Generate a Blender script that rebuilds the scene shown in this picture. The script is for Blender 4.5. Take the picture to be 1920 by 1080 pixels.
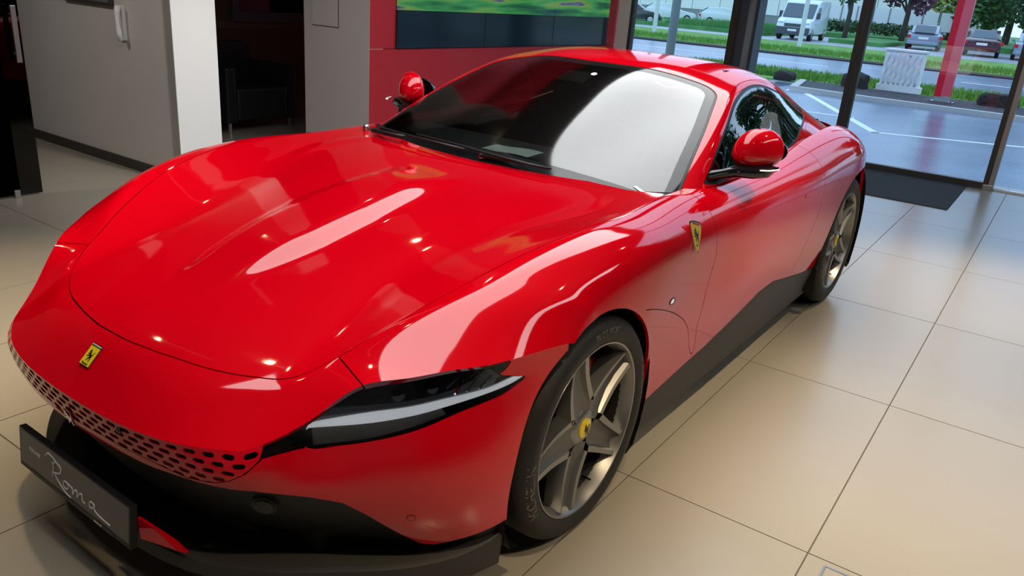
import bpy, bmesh, math, random
import numpy as np
from mathutils import Vector, Matrix
from mathutils.geometry import tessellate_polygon
random.seed(7)
scene = bpy.context.scene
for o in list(bpy.data.objects): bpy.data.objects.remove(o)
COL = scene.collection

# ---------------------------------------------------------------- camera (solved from the floor tile grid: x right, y away, z up, metres)
cam = bpy.data.cameras.new('camera'); cam_o = bpy.data.objects.new('camera', cam); COL.objects.link(cam_o)
cam.sensor_width = 36; cam.lens = 36*1479.77/1920; cam.clip_start = .05; cam.clip_end = 500
_r = Vector((.81469432, .57504185, .07483336)); _d = Vector((.26148382, -.24910646, -.93250854)); _f = Vector((-.51758997, .77927713, -.35330975))
cam_o.matrix_world = Matrix(((_r.x, -_d.x, -_f.x, .89265), (_r.y, -_d.y, -_f.y, -2.144657), (_r.z, -_d.z, -_f.z, 1.501486), (0, 0, 0, 1)))
scene.camera = cam_o

# ---------------------------------------------------------------- sky, exposure
world = bpy.data.worlds.new('world'); scene.world = world; world.use_nodes = True
wn = world.node_tree.nodes; wl = world.node_tree.links
for n in list(wn): wn.remove(n)
wo = wn.new('ShaderNodeOutputWorld'); bg = wn.new('ShaderNodeBackground'); wl.new(bg.outputs[0], wo.inputs[0])
tc = wn.new('ShaderNodeTexCoord'); nz = wn.new('ShaderNodeTexNoise'); nz.inputs['Scale'].default_value = 2.2; nz.inputs['Detail'].default_value = 5
rp = wn.new('ShaderNodeValToRGB'); rp.color_ramp.elements[0].position = .3; rp.color_ramp.elements[1].position = .75
rp.color_ramp.elements[0].color = (.36, .58, 1.0, 1); rp.color_ramp.elements[1].color = (.66, .84, 1.0, 1)
wl.new(tc.outputs['Generated'], nz.inputs['Vector']); wl.new(nz.outputs['Fac'], rp.inputs[0]); wl.new(rp.outputs[0], bg.inputs[0])
bg.inputs[1].default_value = SKY_STRENGTH = 1.5
scene.view_settings.view_transform = 'Standard'; scene.view_settings.look = 'None'
scene.view_settings.gamma = 1; scene.view_settings.use_curve_mapping = False
scene.view_settings.exposure = 0.45

def area_light(name, loc, size, power, color=(1, 1, 1), rot=(0, 0, 0)):
    l = bpy.data.lights.new(name, 'AREA'); l.shape = 'RECTANGLE'; l.size, l.size_y = size; l.energy = power; l.color = color
    o = bpy.data.objects.new(name, l); COL.objects.link(o); o.location = loc; o.rotation_euler = rot
    return o
# ---------------------------------------------------------------- materials (all procedural)
MATS = {}
def mat(name, col, rough=.5, metal=0, coat=0, spec=.5, emit=None, estr=0, trans=0, ior=1.45, alpha=1, noise=None, bump=None, coat_rough=.03):
    m = bpy.data.materials.new(name); m.use_nodes = True; nt = m.node_tree; b = nt.nodes['Principled BSDF']
    b.inputs['Base Color'].default_value = (*col, 1); b.inputs['Roughness'].default_value = rough; b.inputs['Metallic'].default_value = metal
    b.inputs['Coat Weight'].default_value = coat; b.inputs['Coat Roughness'].default_value = coat_rough
    b.inputs['Specular IOR Level'].default_value = spec; b.inputs['IOR'].default_value = ior
    b.inputs['Transmission Weight'].default_value = trans; b.inputs['Alpha'].default_value = alpha
    if emit: b.inputs['Emission Color'].default_value = (*emit, 1); b.inputs['Emission Strength'].default_value = estr
    if noise:   # (scale, colour 2, low, high)
        t = nt.nodes.new('ShaderNodeTexCoord'); n = nt.nodes.new('ShaderNodeTexNoise'); n.inputs['Scale'].default_value = noise[0]; n.inputs['Detail'].default_value = 6
        r = nt.nodes.new('ShaderNodeValToRGB'); r.color_ramp.elements[0].position = noise[2]; r.color_ramp.elements[1].position = noise[3]
        r.color_ramp.elements[0].color = (*col, 1); r.color_ramp.elements[1].color = (*noise[1], 1)
        nt.links.new(t.outputs['Object'], n.inputs['Vector']); nt.links.new(n.outputs['Fac'], r.inputs[0]); nt.links.new(r.outputs[0], b.inputs['Base Color'])
    if bump:    # (scale, strength)
        t = nt.nodes.new('ShaderNodeTexCoord'); n = nt.nodes.new('ShaderNodeTexNoise'); n.inputs['Scale'].default_value = bump[0]; n.inputs['Detail'].default_value = 4
        u = nt.nodes.new('ShaderNodeBump'); u.inputs['Strength'].default_value = bump[1]; u.inputs['Distance'].default_value = .02
        nt.links.new(t.outputs['Object'], n.inputs['Vector']); nt.links.new(n.outputs['Fac'], u.inputs['Height']); nt.links.new(u.outputs[0], b.inputs['Normal'])
    MATS[name] = m
    return m

def glass_mat(name, tint=(1, 1, 1), refl=1.0, ior=1.5, rough=0.0):
    """thin clear pane: tinted see-through plus a mirror coat by Fresnel"""
    m = bpy.data.materials.new(name); m.use_nodes = True; nt = m.node_tree
    for n in list(nt.nodes): nt.nodes.remove(n)
    o = nt.nodes.new('ShaderNodeOutputMaterial'); mx = nt.nodes.new('ShaderNodeMixShader'); t = nt.nodes.new('ShaderNodeBsdfTransparent'); g = nt.nodes.new('ShaderNodeBsdfGlossy')
    f = nt.nodes.new('ShaderNodeFresnel'); f.inputs['IOR'].default_value = ior
    mu = nt.nodes.new('ShaderNodeMath'); mu.operation = 'MULTIPLY'; mu.inputs[1].default_value = refl; mu.use_clamp = True
    t.inputs[0].default_value = (*tint, 1); g.inputs['Roughness'].default_value = rough; g.inputs[0].default_value = (1, 1, 1, 1)
    nt.links.new(f.outputs[0], mu.inputs[0]); nt.links.new(mu.outputs[0], mx.inputs[0]); nt.links.new(t.outputs[0], mx.inputs[1]); nt.links.new(g.outputs[0], mx.inputs[2]); nt.links.new(mx.outputs[0], o.inputs[0])
    MATS[name] = m
    return m

def node(m, kind): return m.node_tree.nodes.new(kind)

# ---------------------------------------------------------------- object helpers
def tag(o, label=None, cat=None, group=None, kind=None):
    if label: o['label'] = label
    if cat: o['category'] = cat
    if group: o['group'] = group
    if kind: o['kind'] = kind
    return o
def empty(name, loc=(0, 0, 0), rz=0, parent=None):
    o = bpy.data.objects.new(name, None); COL.objects.link(o); o.location = loc; o.rotation_euler = (0, 0, rz); o.parent = parent; o.empty_display_size = .1
    return o
def link(name, me, m=None, parent=None, loc=None, rot=None):
    if m is not None:
        me.materials.clear(); me.materials.append(MATS[m] if isinstance(m, str) else m)
    o = bpy.data.objects.new(name, me); COL.objects.link(o)
    if parent is not None: o.parent = parent
    if loc: o.location = loc
    if rot: o.rotation_euler = rot
    return o

class MB:
    """collects shapes into one mesh"""
    def __init__(s): s.v = []; s.f = []
    def add(s, V, F):
        n = len(s.v); s.v += [tuple(map(float, p)) for p in V]; s.f += [tuple(i+n for i in f) for f in F]; return s
    def box(s, x0, x1, y0, y1, z0, z1):
        V = [(x, y, z) for z in (z0, z1) for y in (y0, y1) for x in (x0, x1)]
        return s.add(V, [(0, 2, 3, 1), (4, 5, 7, 6), (0, 1, 5, 4), (2, 6, 7, 3), (0, 4, 6, 2), (1, 3, 7, 5)])
    def prism(s, pts, axis, a, b):
        """closed 2-D outline swept along axis from a to b"""
        n = len(pts); mk = {'x': lambda p, t: (t, p[0], p[1]), 'y': lambda p, t: (p[0], t, p[1]), 'z': lambda p, t: (p[0], p[1], t)}[axis]
        V = [mk(p, a) for p in pts] + [mk(p, b) for p in pts]
        tri = tessellate_polygon([[Vector((p[0], p[1], 0)) for p in pts]])
        F = [(i, (i+1) % n, n+(i+1) % n, n+i) for i in range(n)] + [tuple(t) for t in tri] + [tuple(n+i for i in reversed(t)) for t in tri]
        return s.add(V, F)
    def tube(s, path, r, seg=8, caps=True, flat=None):
        P = [Vector(p) for p in path]; rr = r if isinstance(r, (list, tuple)) else [r]*len(P); V = []; F = []
        up = Vector((0, 0, 1))
        for i, p in enumerate(P):
            t = (P[min(i+1, len(P)-1)]-P[max(i-1, 0)]).normalized()
            u = up if abs(t.dot(up)) < .95 else Vector((1, 0, 0))
            a = t.cross(u).normalized(); b = a.cross(t).normalized()
            for k in range(seg):
                th = 2*math.pi*k/seg; V.append(p + (a*math.cos(th) + b*math.sin(th)*(flat or 1))*rr[i])
        for i in range(len(P)-1):
            for k in range(seg):
                F.append((i*seg+k, i*seg+(k+1) % seg, (i+1)*seg+(k+1) % seg, (i+1)*seg+k))
        if caps: F += [tuple(range(seg))[::-1], tuple((len(P)-1)*seg+k for k in range(seg))]
        return s.add(V, F)
    def lathe(s, prof, seg=32, axis='z', c=(0, 0, 0), close=False):
        """profile (radius, height) turned round an axis"""
        V = []; F = []; n = len(prof)
        for k in range(seg):
            a = 2*math.pi*k/seg
            for r, h in prof:
                p = {'z': (r*math.cos(a), r*math.sin(a), h), 'y': (r*math.cos(a), h, r*math.sin(a)), 'x': (h, r*math.cos(a), r*math.sin(a))}[axis]
                V.append((p[0]+c[0], p[1]+c[1], p[2]+c[2]))
        for k in range(seg):
            for i in range(n if close else n-1):
                j = (i+1) % n; k2 = (k+1) % seg
                F.append((k*n+i, k*n+j, k2*n+j, k2*n+i))
        return s.add(V, F)
    def grid(s, G):
        G = np.asarray(G); a, b = G.shape[:2]
        return s.add(G.reshape(-1, 3), [(i*b+j, i*b+j+1, (i+1)*b+j+1, (i+1)*b+j) for i in range(a-1) for j in range(b-1)])
    def mesh(s, name, smooth=False, bevel=0, fix=True, weld=False):
        me = bpy.data.meshes.new(name); bm = bmesh.new()
        vs = [bm.verts.new(p) for p in s.v]
        for f in s.f:
            try: bm.faces.new([vs[i] for i in f])
            except ValueError: pass
        if weld: bmesh.ops.remove_doubles(bm, verts=bm.verts, dist=1e-5)
        if bevel: bmesh.ops.bevel(bm, geom=list(bm.edges), offset=bevel, segments=2, affect='EDGES', profile=.6)
        if fix: bmesh.ops.recalc_face_normals(bm, faces=bm.faces)
        bm.to_mesh(me); bm.free()
        if smooth:
            for p in me.polygons: p.use_smooth = True
            if smooth is not True: me.set_sharp_from_angle(angle=math.radians(smooth))
        return me
    def build(s, name, m, parent=None, smooth=False, bevel=0, loc=None, rot=None, fix=True, weld=False):
        return link(name, s.mesh(name, smooth, bevel, fix, weld), m, parent, loc, rot)

def struct(o): o['kind'] = 'structure'; return o

# ---------------------------------------------------------------- clipped surface patches
class Patch:
    """triangle patch with per-vertex data: columns 0-2 position, 3-5 normal, 6-7 surface parameters"""
    def __init__(s, D, T): s.D = D; s.T = T
    @staticmethod
    def from_grid(G):
        nu, nv = G.shape[:2]
        n = np.cross(np.gradient(G, axis=1), np.gradient(G, axis=0)); n /= np.linalg.norm(n, axis=2, keepdims=True)+1e-12
        u, v = np.meshgrid(np.linspace(0, 1, nu), np.linspace(0, 1, nv), indexing='ij')
        D = np.concatenate([G, n, u[..., None], v[..., None]], 2).reshape(-1, 8)
        i = np.arange(nu*nv).reshape(nu, nv); a, b, c, d = i[:-1, :-1].ravel(), i[:-1, 1:].ravel(), i[1:, 1:].ravel(), i[1:, :-1].ravel()
        return Patch(D, np.concatenate([np.stack([a, b, c], 1), np.stack([a, c, d], 1)]))
    X = property(lambda s: s.D[:, 0]); Y = property(lambda s: s.D[:, 1]); Z = property(lambda s: s.D[:, 2]); U = property(lambda s: s.D[:, 6]); V = property(lambda s: s.D[:, 7])
    def clip(s, f):
        """keep the side where f (per vertex) > 0"""
        f = np.where(np.abs(f) < 1e-7, 1e-7, f); T = s.T; ins = f[T] > 0; c = ins.sum(1)
        keep = T[c == 3]; out = [keep]; D = s.D; edges = []; n0 = len(D)
        cr = {}
        new = []
        def cut(a, b):
            lo = np.minimum(a, b); hi = np.maximum(a, b)
            return lo.astype(np.int64)*n0+hi
        one = T[c == 1]; i1 = ins[c == 1].argmax(1); r = np.arange(len(one))
        p, q, w = one[r, i1], one[r, (i1+1) % 3], one[r, (i1+2) % 3]
        two = T[c == 2]; i2 = (~ins[c == 2]).argmax(1); r = np.arange(len(two))
        x, y, z = two[r, i2], two[r, (i2+1) % 3], two[r, (i2+2) % 3]
        keys = np.concatenate([cut(p, q), cut(p, w), cut(x, y), cut(x, z)]); uq, inv = np.unique(keys, return_inverse=True)
        a, b = uq//n0, uq % n0; t = (f[a]/(f[a]-f[b]))[:, None]
        D2 = np.concatenate([D, D[a]*(1-t)+D[b]*t]); inv = inv+n0
        k1, k2 = len(p), len(x)
        pq, pw, xy, xz = inv[:k1], inv[k1:2*k1], inv[2*k1:2*k1+k2], inv[2*k1+k2:]
        out += [np.stack([p, pq, pw], 1), np.stack([xy, y, z], 1), np.stack([xy, z, xz], 1)]
        return Patch(D2, np.concatenate(out)).compact()
    def compact(s):
        u, inv = np.unique(s.T, return_inverse=True); return Patch(s.D[u], inv.reshape(-1, 3))
    def offset(s, d):
        D = s.D.copy(); D[:, :3] += D[:, 3:6]*d; return Patch(D, s.T)
    def mirror(s):
        D = s.D.copy(); D[:, 1] *= -1; D[:, 4] *= -1; return Patch(D, s.T[:, ::-1])
    def both(s):
        m = s.mirror(); return Patch(np.concatenate([s.D, m.D]), np.concatenate([s.T, m.T+len(s.D)]))
    def rim(s, depth):
        """turn the open edges inward so that the panel shows its thickness"""
        T = s.T; E = np.concatenate([T[:, [0, 1]], T[:, [1, 2]], T[:, [2, 0]]]); n = len(s.D)
        k = np.minimum(E[:, 0], E[:, 1]).astype(np.int64)*n+np.maximum(E[:, 0], E[:, 1]); _, first, cnt = np.unique(k, return_index=True, return_counts=True)
        E = E[first[cnt == 1]]
        u, inv = np.unique(E, return_inverse=True); inv = inv.reshape(-1, 2); m = len(u)
        side = np.zeros((m, 3)); P = s.D[u, :3]; N = s.D[u, 3:6]
        d = P[inv[:, 1]]-P[inv[:, 0]]
        for c in (0, 1): np.add.at(side, inv[:, c], np.cross(d, N[inv[:, c]]))
        side /= np.linalg.norm(side, axis=1, keepdims=True)+1e-12
        top = s.D[u].copy(); top[:, 3:6] = side; bot = top.copy(); bot[:, :3] -= N*depth
        D = np.concatenate([s.D, top, bot]); a, b = inv[:, 0]+n, inv[:, 1]+n
        return Patch(D, np.concatenate([T, np.stack([a, a+m, b+m], 1), np.stack([a, b+m, b], 1)]))
    def build(s, name, m, parent=None, depth=.006):
        p = s.rim(depth) if depth else s
        me = bpy.data.meshes.new(name); me.from_pydata(p.D[:, :3].tolist(), [], p.T.tolist()); me.update()
        me.polygons.foreach_set('use_smooth', [True]*len(me.polygons))
        N = p.D[:, 3:6]/(np.linalg.norm(p.D[:, 3:6], axis=1, keepdims=True)+1e-12)
        me.normals_split_custom_set_from_vertices(N.tolist())
        return link(name, me, m, parent)

def sdf(poly, x, y):
    """signed distance to a closed 2-D outline, positive inside"""
    P = np.asarray(poly, float); Q = np.roll(P, -1, 0); best = np.full(len(x), 1e9); ins = np.zeros(len(x), bool)
    for a, b in zip(P, Q):
        d = b-a; L = d@d
        if L < 1e-14: continue
        t = np.clip(((x-a[0])*d[0]+(y-a[1])*d[1])/L, 0, 1)
        best = np.minimum(best, (x-a[0]-t*d[0])**2+(y-a[1]-t*d[1])**2)
        if a[1] != b[1]:
            c = (a[1] > y) != (b[1] > y); ins ^= c & (x < (b[0]-a[0])*(y-a[1])/(b[1]-a[1])+a[0])
    r = np.sqrt(best); return np.where(ins, r, -r)
def interp(tab, q):
    t = np.array(sorted(tab)); return np.interp(q, t[:, 0], t[:, 1])
# ---------------------------------------------------------------- materials
def paint_mat():
    m = mat('red_paint', (.64, .0, .007), .5, 0, 1, .0, coat_rough=.05); m.node_tree.nodes['Principled BSDF'].inputs['Coat IOR'].default_value = 1.65
paint_mat()
mat('tile', (.35, .31, .247), .25, noise=(1.2, (.32, .282, .225), .3, .75)); mat('grout', (.10, .085, .065), .8)
mat('wall_grey', (.62, .585, .55), .7, noise=(3, (.60, .565, .53), .3, .7)); mat('wall_white', (.9, .9, .89), .6); mat('baseboard', (.05, .042, .035), .5)
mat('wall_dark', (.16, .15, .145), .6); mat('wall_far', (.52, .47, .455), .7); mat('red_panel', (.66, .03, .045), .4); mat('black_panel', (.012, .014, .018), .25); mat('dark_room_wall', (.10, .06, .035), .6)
mat('ceiling_dark', (.055, .05, .047), .8); mat('ceiling_white', (.5, .49, .47), .7); mat('frame_dark', (.055, .048, .042), .45); mat('frame_alu', (.42, .42, .42), .3, .7)
mat('mat_grey', (.03, .034, .042), .95, noise=(90, (.045, .05, .06), .4, .6)); mat('black_plastic', (.012, .012, .013), .42); mat('black_gloss', (.006, .006, .007), .06)
mat('white_plastic', (.75, .75, .74), .35); mat('white_paint', (.78, .80, .82), .5); mat('chrome', (.75, .75, .76), .08, 1); mat('steel', (.45, .45, .46), .3, 1)
mat('light_panel', (.9, .9, .88), .5, emit=(.93, .98, 1.0), estr=3.3); mat('spot_glow', (1, .9, .7), .5, emit=(1, .80, .52), estr=60)
glass_mat('window_glass', (.93, .97, .98), .8); glass_mat('door_glass', (.05, .055, .05), 1.0)

# ---------------------------------------------------------------- the showroom shell
ROOM_H = 4.4; PANEL_H = 3.0; WY = 6.93; RX = -3.9; X1 = 6.5; Y0 = -6.0; X0 = -7.6
floor = struct(MB().box(X0-1.5, X1, Y0, WY+.12, -.12, -.003).build('floor', 'grout'))
TX, TY = .6, 1.2042
tile_me = MB().box(.002, TX-.002, .002, TY-.002, -.012, 0).mesh('tile', bevel=.0012); tile_me.materials.append(MATS['tile'])
for i in range(-15, 11):
    for j in range(-5, 6):
        x, y = i*TX, j*TY
        if y+TY > WY+.3 or x < X0-1.4: continue
        o = bpy.data.objects.new('tile', tile_me); COL.objects.link(o); o.location = (x, y, 0); o.parent = floor
MB_last = MB()
ceil = struct(MB().box(X0-1.5, X1, Y0, WY+.1, ROOM_H+.05, ROOM_H+.2).build('ceiling', 'ceiling_dark'))

def ceiling_panel(x0, x1, y0, y1, label):
    r = empty('ceiling_light_panel', ((x0+x1)/2, (y0+y1)/2, PANEL_H)); tag(r, label, 'ceiling light', 'luminous ceiling panels')
    a, b = (x1-x0)/2, (y1-y0)/2
    MB().box(-a, a, -b, b, 0, .03).build('diffuser', 'light_panel', r)
    f = MB()
    for bx in ((-a-.03, -a, -b-.03, b+.03), (a, a+.03, -b-.03, b+.03), (-a, a, -b-.03, -b), (-a, a, b, b+.03)): f.box(*bx, -.01, .05)
    f.build('frame', 'white_plastic', r)
    for sx in (-1, 1):
        for sy in (-1, 1): MB().tube([(sx*a*.9, sy*b*.9, .03), (sx*a*.9, sy*b*.9, ROOM_H-PANEL_H+.05)], .004, 6).build('suspension_wire', 'steel', r)
ceiling_panel(-1.6, -.02, -1.9, 3.5, 'wide white luminous ceiling panel above the red car')
ceiling_panel(2.5, 3.1, -.4, 4.0, 'narrow white luminous ceiling panel right of the car')

def spot(x, y, tx, ty, power, label, col=(1, .78, .48), size=56):
    r = empty('ceiling_spotlight', (x, y, PANEL_H)); tag(r, label, 'spotlight', 'warm ceiling spotlights')
    MB().lathe([(.001, .05), (.055, .05), (.06, -.01), (.05, -.03), (.045, .0), (.001, .0)], 20).build('housing', 'white_plastic', r, smooth=40)
    MB().tube([(0, 0, .05), (0, 0, ROOM_H-PANEL_H+.05)], .012, 8).build('stem', 'white_plastic', r)
    MB().lathe([(.001, -.004), (.036, -.004)], 16).build('lamp', 'spot_glow', r)
    l = bpy.data.lights.new('spot_beam', 'SPOT'); l.energy = power; l.color = col; l.spot_size = math.radians(size); l.spot_blend = 1; l.shadow_soft_size = .04
    o = bpy.data.objects.new('spot_beam', l); COL.objects.link(o); o.parent = r; o.location = (0, 0, -.04)
    o.rotation_euler = Vector((tx-x, ty-y, -PANEL_H)).to_track_quat('-Z', 'Y').to_euler()
for s in [(1.0, -1.45, .2, -.9, 90, 'warm ceiling spotlight over the front left wheel of the car'), (1.1, 1.1, .75, .95, 230, 'warm ceiling spotlight over the floor by the driver door'),
          (1.1, 3.2, .8, 3.1, 260, 'warm ceiling spotlight over the floor by the rear wheel'), (-1.87, -.84, -1.9, -1.3, 90, 'warm ceiling spotlight over the car nose'),
          (-3.0, -1.2, -2.6, -.85, 190, 'warm ceiling spotlight over the floor left of the nose'), (2.2, -.6, 1.2, -.4, 150, 'warm ceiling spotlight right of the camera')]:
    spot(*s)
spot(-2.5, 1.3, -4.2, 1.3, 115, 'added neutral fill spotlight brightening the white end of the partition', (1, .97, .93), 50)  # fill lamp added out of view to brighten the partition end

spot(-5.0, -1.3, -4.9, 1.13+.9, 50, 'added unseen neutral spotlight that lifts the grey partition', (1, .96, .9), 80)  # extra lamp, added only to lighten the partition front
spot(-3.7, .4, -4.3, 3.1, 35, 'added neutral fill spotlight for the wall beside the red panels', (1, .95, .9), 50)  # unseen fill added to raise the grey back wall

# left partition with its bright end, picture and entry phone
w = struct(MB().box(X0-1.5, -4.212, 1.13, 1.475, 0, ROOM_H+.05).build('wall_left', 'wall_grey'))
struct(MB().box(-4.212, -4.205, 1.13, 1.475, 0, ROOM_H+.05).build('trim_1', 'wall_white'))
struct(MB().box(X0-1.5, -4.205, 1.117, 1.1295, 0, .075).build('baseboard_left', 'baseboard'))
pic = empty('framed_picture', (-5.22, 1.13, 1.17)); tag(pic, 'dark framed picture hanging on the grey partition wall', 'picture')
f = MB(); f.box(-.33, .33, -.03, 0, 0, .022); f.box(-.33, .33, -.03, 0, .48, .5); f.box(-.33, -.308, -.03, 0, .022, .48); f.box(.308, .33, -.03, 0, .022, .48); f.build('frame', 'baseboard', pic)
MB().box(-.308, .308, -.012, -.002, .022, .48).build('print', mat('print_grey', (.12, .12, .13), .3, noise=(4, (.2, .2, .21), .3, .7)), pic)
ph = empty('entry_phone', (-4.79, 1.13, .95)); tag(ph, 'white wall phone with handset on the grey partition', 'phone')
MB().box(-.045, .035, -.028, 0, 0, .235).build('base', 'white_plastic', ph, bevel=.004)
MB().tube([(.035, -.05, .0), (.035, -.062, .05), (.035, -.066, .12), (.035, -.062, .19), (.035, -.05, .235)], [.022, .02, .014, .02, .023], 10).build('handset', 'white_plastic', ph, smooth=True)
MB().box(-.03, -.005, -.031, -.028, .03, .055).build('button', 'frame_alu', ph)

# recess behind: grey wall, dark lounge with a screen and chair
struct(MB().box(-4.68, RX-.0005, 2.69, 2.85, 0, ROOM_H+.05).build('wall_back', 'wall_far'))
MB_h = MB().box(-4.578, -4.254, 2.687, 2.6899, 1.089, 1.556).build('trim_3', 'frame_dark'); struct(MB_h)
h = MB().box(-4.572, -4.26, 2.680, 2.6868, 1.095, 1.55).build('service_hatch', 'wall_far', bevel=.002); tag(h, 'flush grey service hatch in the wall beside the red panels', 'hatch')
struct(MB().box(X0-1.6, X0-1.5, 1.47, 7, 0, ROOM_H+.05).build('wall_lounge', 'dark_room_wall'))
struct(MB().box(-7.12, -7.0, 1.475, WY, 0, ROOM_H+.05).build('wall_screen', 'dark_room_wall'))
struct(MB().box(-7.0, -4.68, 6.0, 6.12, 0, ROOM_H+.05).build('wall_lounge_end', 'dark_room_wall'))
struct(MB().box(-7.0, -6.985, 2.9, 5.9, .86, .93).build('trim_2', mat('shelf_brown', (.14, .10, .07), .5)))
tv = empty('television', (-6.98, 4.35, .93)); tag(tv, 'dark television with grey frame in the unlit lounge', 'television')
f = MB(); f.box(-.015, .04, -.71, .71, 0, .11); f.box(-.015, .04, -.71, .71, .82, .9); f.box(-.015, .04, -.71, -.62, .11, .82); f.box(-.015, .04, .62, .71, .11, .82); f.build('frame', mat('tv_grey', (.09, .09, .10), .4), tv)
MB().box(-.012, .01, -.62, .62, .11, .82).build('screen', 'black_gloss', tv)
ch = empty('lounge_chair', (-5.95, 2.95, 0)); tag(ch, 'black leather armchair in the unlit lounge', 'armchair')
MB().box(-.36, .36, -.30, .30, .12, .42).build('seat', 'black_plastic', ch, bevel=.03)
MB().box(-.36, -.2, -.30, .30, .40, .80).build('backrest', 'black_plastic', ch, bevel=.03)
for sy in (-1, 1): MB().box(-.36, .36, sy*.36-.055, sy*.36+.055, .10, .62).build('armrest', 'black_plastic', ch, bevel=.02)
for sx in (-1, 1):
    for sy in (-1, 1): MB().tube([(sx*.31, sy*.36, .11), (sx*.31, sy*.36, 0)], .018, 8).build('leg', 'steel', ch)

# dark glass door leaf at the far left
gd = empty('glass_door', (-4.53, 0, 0)); tag(gd, 'dark tinted glass door leaf with long bar handle', 'door')
MB().box(-.006, .006, -1.0, .307, .012, 2.5).build('pane', 'door_glass', gd)
MB().box(-.018, .006, -1.0, .17, .02, 2.48).build('dark_film', 'black_gloss', gd)
MB().box(-.02, .02, .13, .165, 0, .05).build('floor_pivot', 'frame_alu', gd, bevel=.004)
hd = MB().box(.05, .066, .238, .268, .85, 1.185).build('handle', 'frame_alu', gd, bevel=.003)
for z in (.9, 1.13): MB().tube([(.0, .253, z), (.055, .253, z)], .007, 8).build('handle_stud', 'frame_alu', hd)

# red wall of panels with the video wall
struct(MB().box(RX-.2, RX-.021, 2.86, WY, 0, ROOM_H+.05).build('wall_red_backing', 'red_panel'))
rw = struct(empty('wall_red', (RX, 0, 0)))
for y0, y1, z0, z1 in [(2.694, 6.925, .0, .952), (2.694, 2.995, .958, 2.0), (6.665, 6.925, .958, 2.0), (2.694, 6.925, 2.006, ROOM_H)]:
    MB().box(-.02, 0, y0, y1, z0, z1).build('red_panel', 'red_panel', rw)
def screen_mat():
    m = mat('screen_image', (.0, .0, .0), .15); nt = m.node_tree; b = nt.nodes['Principled BSDF']
    t = node(m, 'ShaderNodeTexCoord'); mp = node(m, 'ShaderNodeMapping'); mp.inputs['Scale'].default_value = (1, .55, 6.0)
    n = node(m, 'ShaderNodeTexNoise'); n.inputs['Scale'].default_value = 1.6; n.inputs['Detail'].default_value = 3
    r = node(m, 'ShaderNodeValToRGB'); e = r.color_ramp.elements; e[0].position = .28; e[0].color = (.005, .03, .06, 1); e[1].position = .78; e[1].color = (.45, .40, .12, 1)
    for p, c in ((.42, (.02, .13, .05, 1)), (.52, (.05, .30, .08, 1)), (.62, (.20, .32, .05, 1)), (.68, (.03, .05, .25, 1))): k = e.new(p); k.color = c
    nt.links.new(t.outputs['Object'], mp.inputs[0]); nt.links.new(mp.outputs[0], n.inputs['Vector']); nt.links.new(n.outputs['Fac'], r.inputs[0])
    nt.links.new(r.outputs[0], b.inputs['Emission Color']); b.inputs['Emission Strength'].default_value = .55
screen_mat(); mat('screen_off', (.006, .012, .02), .12, emit=(.01, .028, .05), estr=.15)
vw = empty('video_wall', (RX, 0, 0)); tag(vw, 'video wall of flat screens showing a blurred green landscape', 'screen')
for k in range(3):
    y0 = 3.0+k*1.22; y1 = y0+1.21
    MB().box(-.01, .022, y0, y1, .962, 1.265).build('lower_screen', 'screen_off', vw)
    MB().box(-.01, .022, y0, y1, 1.269, 1.995).build('upper_screen', 'screen_image', vw)
MB().box(-.012, .004, 2.998, 6.66, .958, 2.0).build('bezel', 'black_panel', vw)

# window front at the back and right
wd = struct(empty('window_1', (0, WY, 0)))
MB().box(-3.69, .40, -.04, .04, 0, .062).build('bottom_rail', 'frame_dark', wd)
MB().box(-3.88, -3.72, -.06, .06, 0, ROOM_H).build('white_jamb', 'wall_white', wd); MB().box(-3.745, -3.685, -.045, .05, 0, ROOM_H).build('window_frame', 'frame_dark', wd)
MB().box(-2.44, -2.2, .06, .30, 0, ROOM_H).build('column', mat('column_grey', (.075, .075, .085), .5), wd); MB().box(-2.47, -2.40, -.04, .04, 0, ROOM_H).build('mullion', 'frame_dark', wd)
MB().box(-1.115, -1.065, -.04, .04, 0, ROOM_H).build('mullion', 'frame_dark', wd); MB().box(-1.055, -1.005, -.04, .04, 0, ROOM_H).build('mullion', 'frame_dark', wd)
MB().box(.375, .425, -.05, .05, .03, ROOM_H).build('mullion', 'frame_dark', wd); MB().box(.425, .47, -.05, .05, .03, ROOM_H).build('door_stile', 'frame_alu', wd); MB().box(.38, .47, -.07, .05, 0, .05).build('door_shoe', 'frame_alu', wd, bevel=.004)
MB().box(.47, 2.6, -.02, .02, 0, .018).build('threshold', 'white_paint', wd)
for a, b in ((-3.685, -2.47), (-2.40, -1.115), (-1.005, .375), (.47, 2.6)): MB().box(a, b, -.006, .006, .05 if a < .4 else .02, ROOM_H).build('pane', 'window_glass', wd)
MB().box(2.6, 2.66, -.04, .04, 0, ROOM_H).build('mullion', 'frame_dark', wd)
struct(MB().box(X1, X1+.1, Y0, WY+.1, 0, ROOM_H+.05).build('wall_right', 'wall_dark')); struct(MB().box(2.66, X1, WY-.05, WY+.1, 0, ROOM_H+.05).build('wall_window_end', 'wall_dark'))
struct(MB().box(X0-1.5, X1, Y0-.1, Y0, 0, ROOM_H+.05).build('wall_rear', 'wall_far'))
struct(MB().box(X0-1.6, X0-1.5, Y0, 1.47, 0, ROOM_H+.05).build('wall_side', 'wall_far'))
dm = MB().box(-1.95, .25, 5.5, 6.88, 0, .008).build('entrance_mat', 'mat_grey'); tag(dm, 'dark grey entrance mat inside the glass front', 'mat')
fs = empty('floor_socket', (.715, -.085, 0)); tag(fs, 'square floor socket lid with a thin metal frame', 'floor socket')
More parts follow.
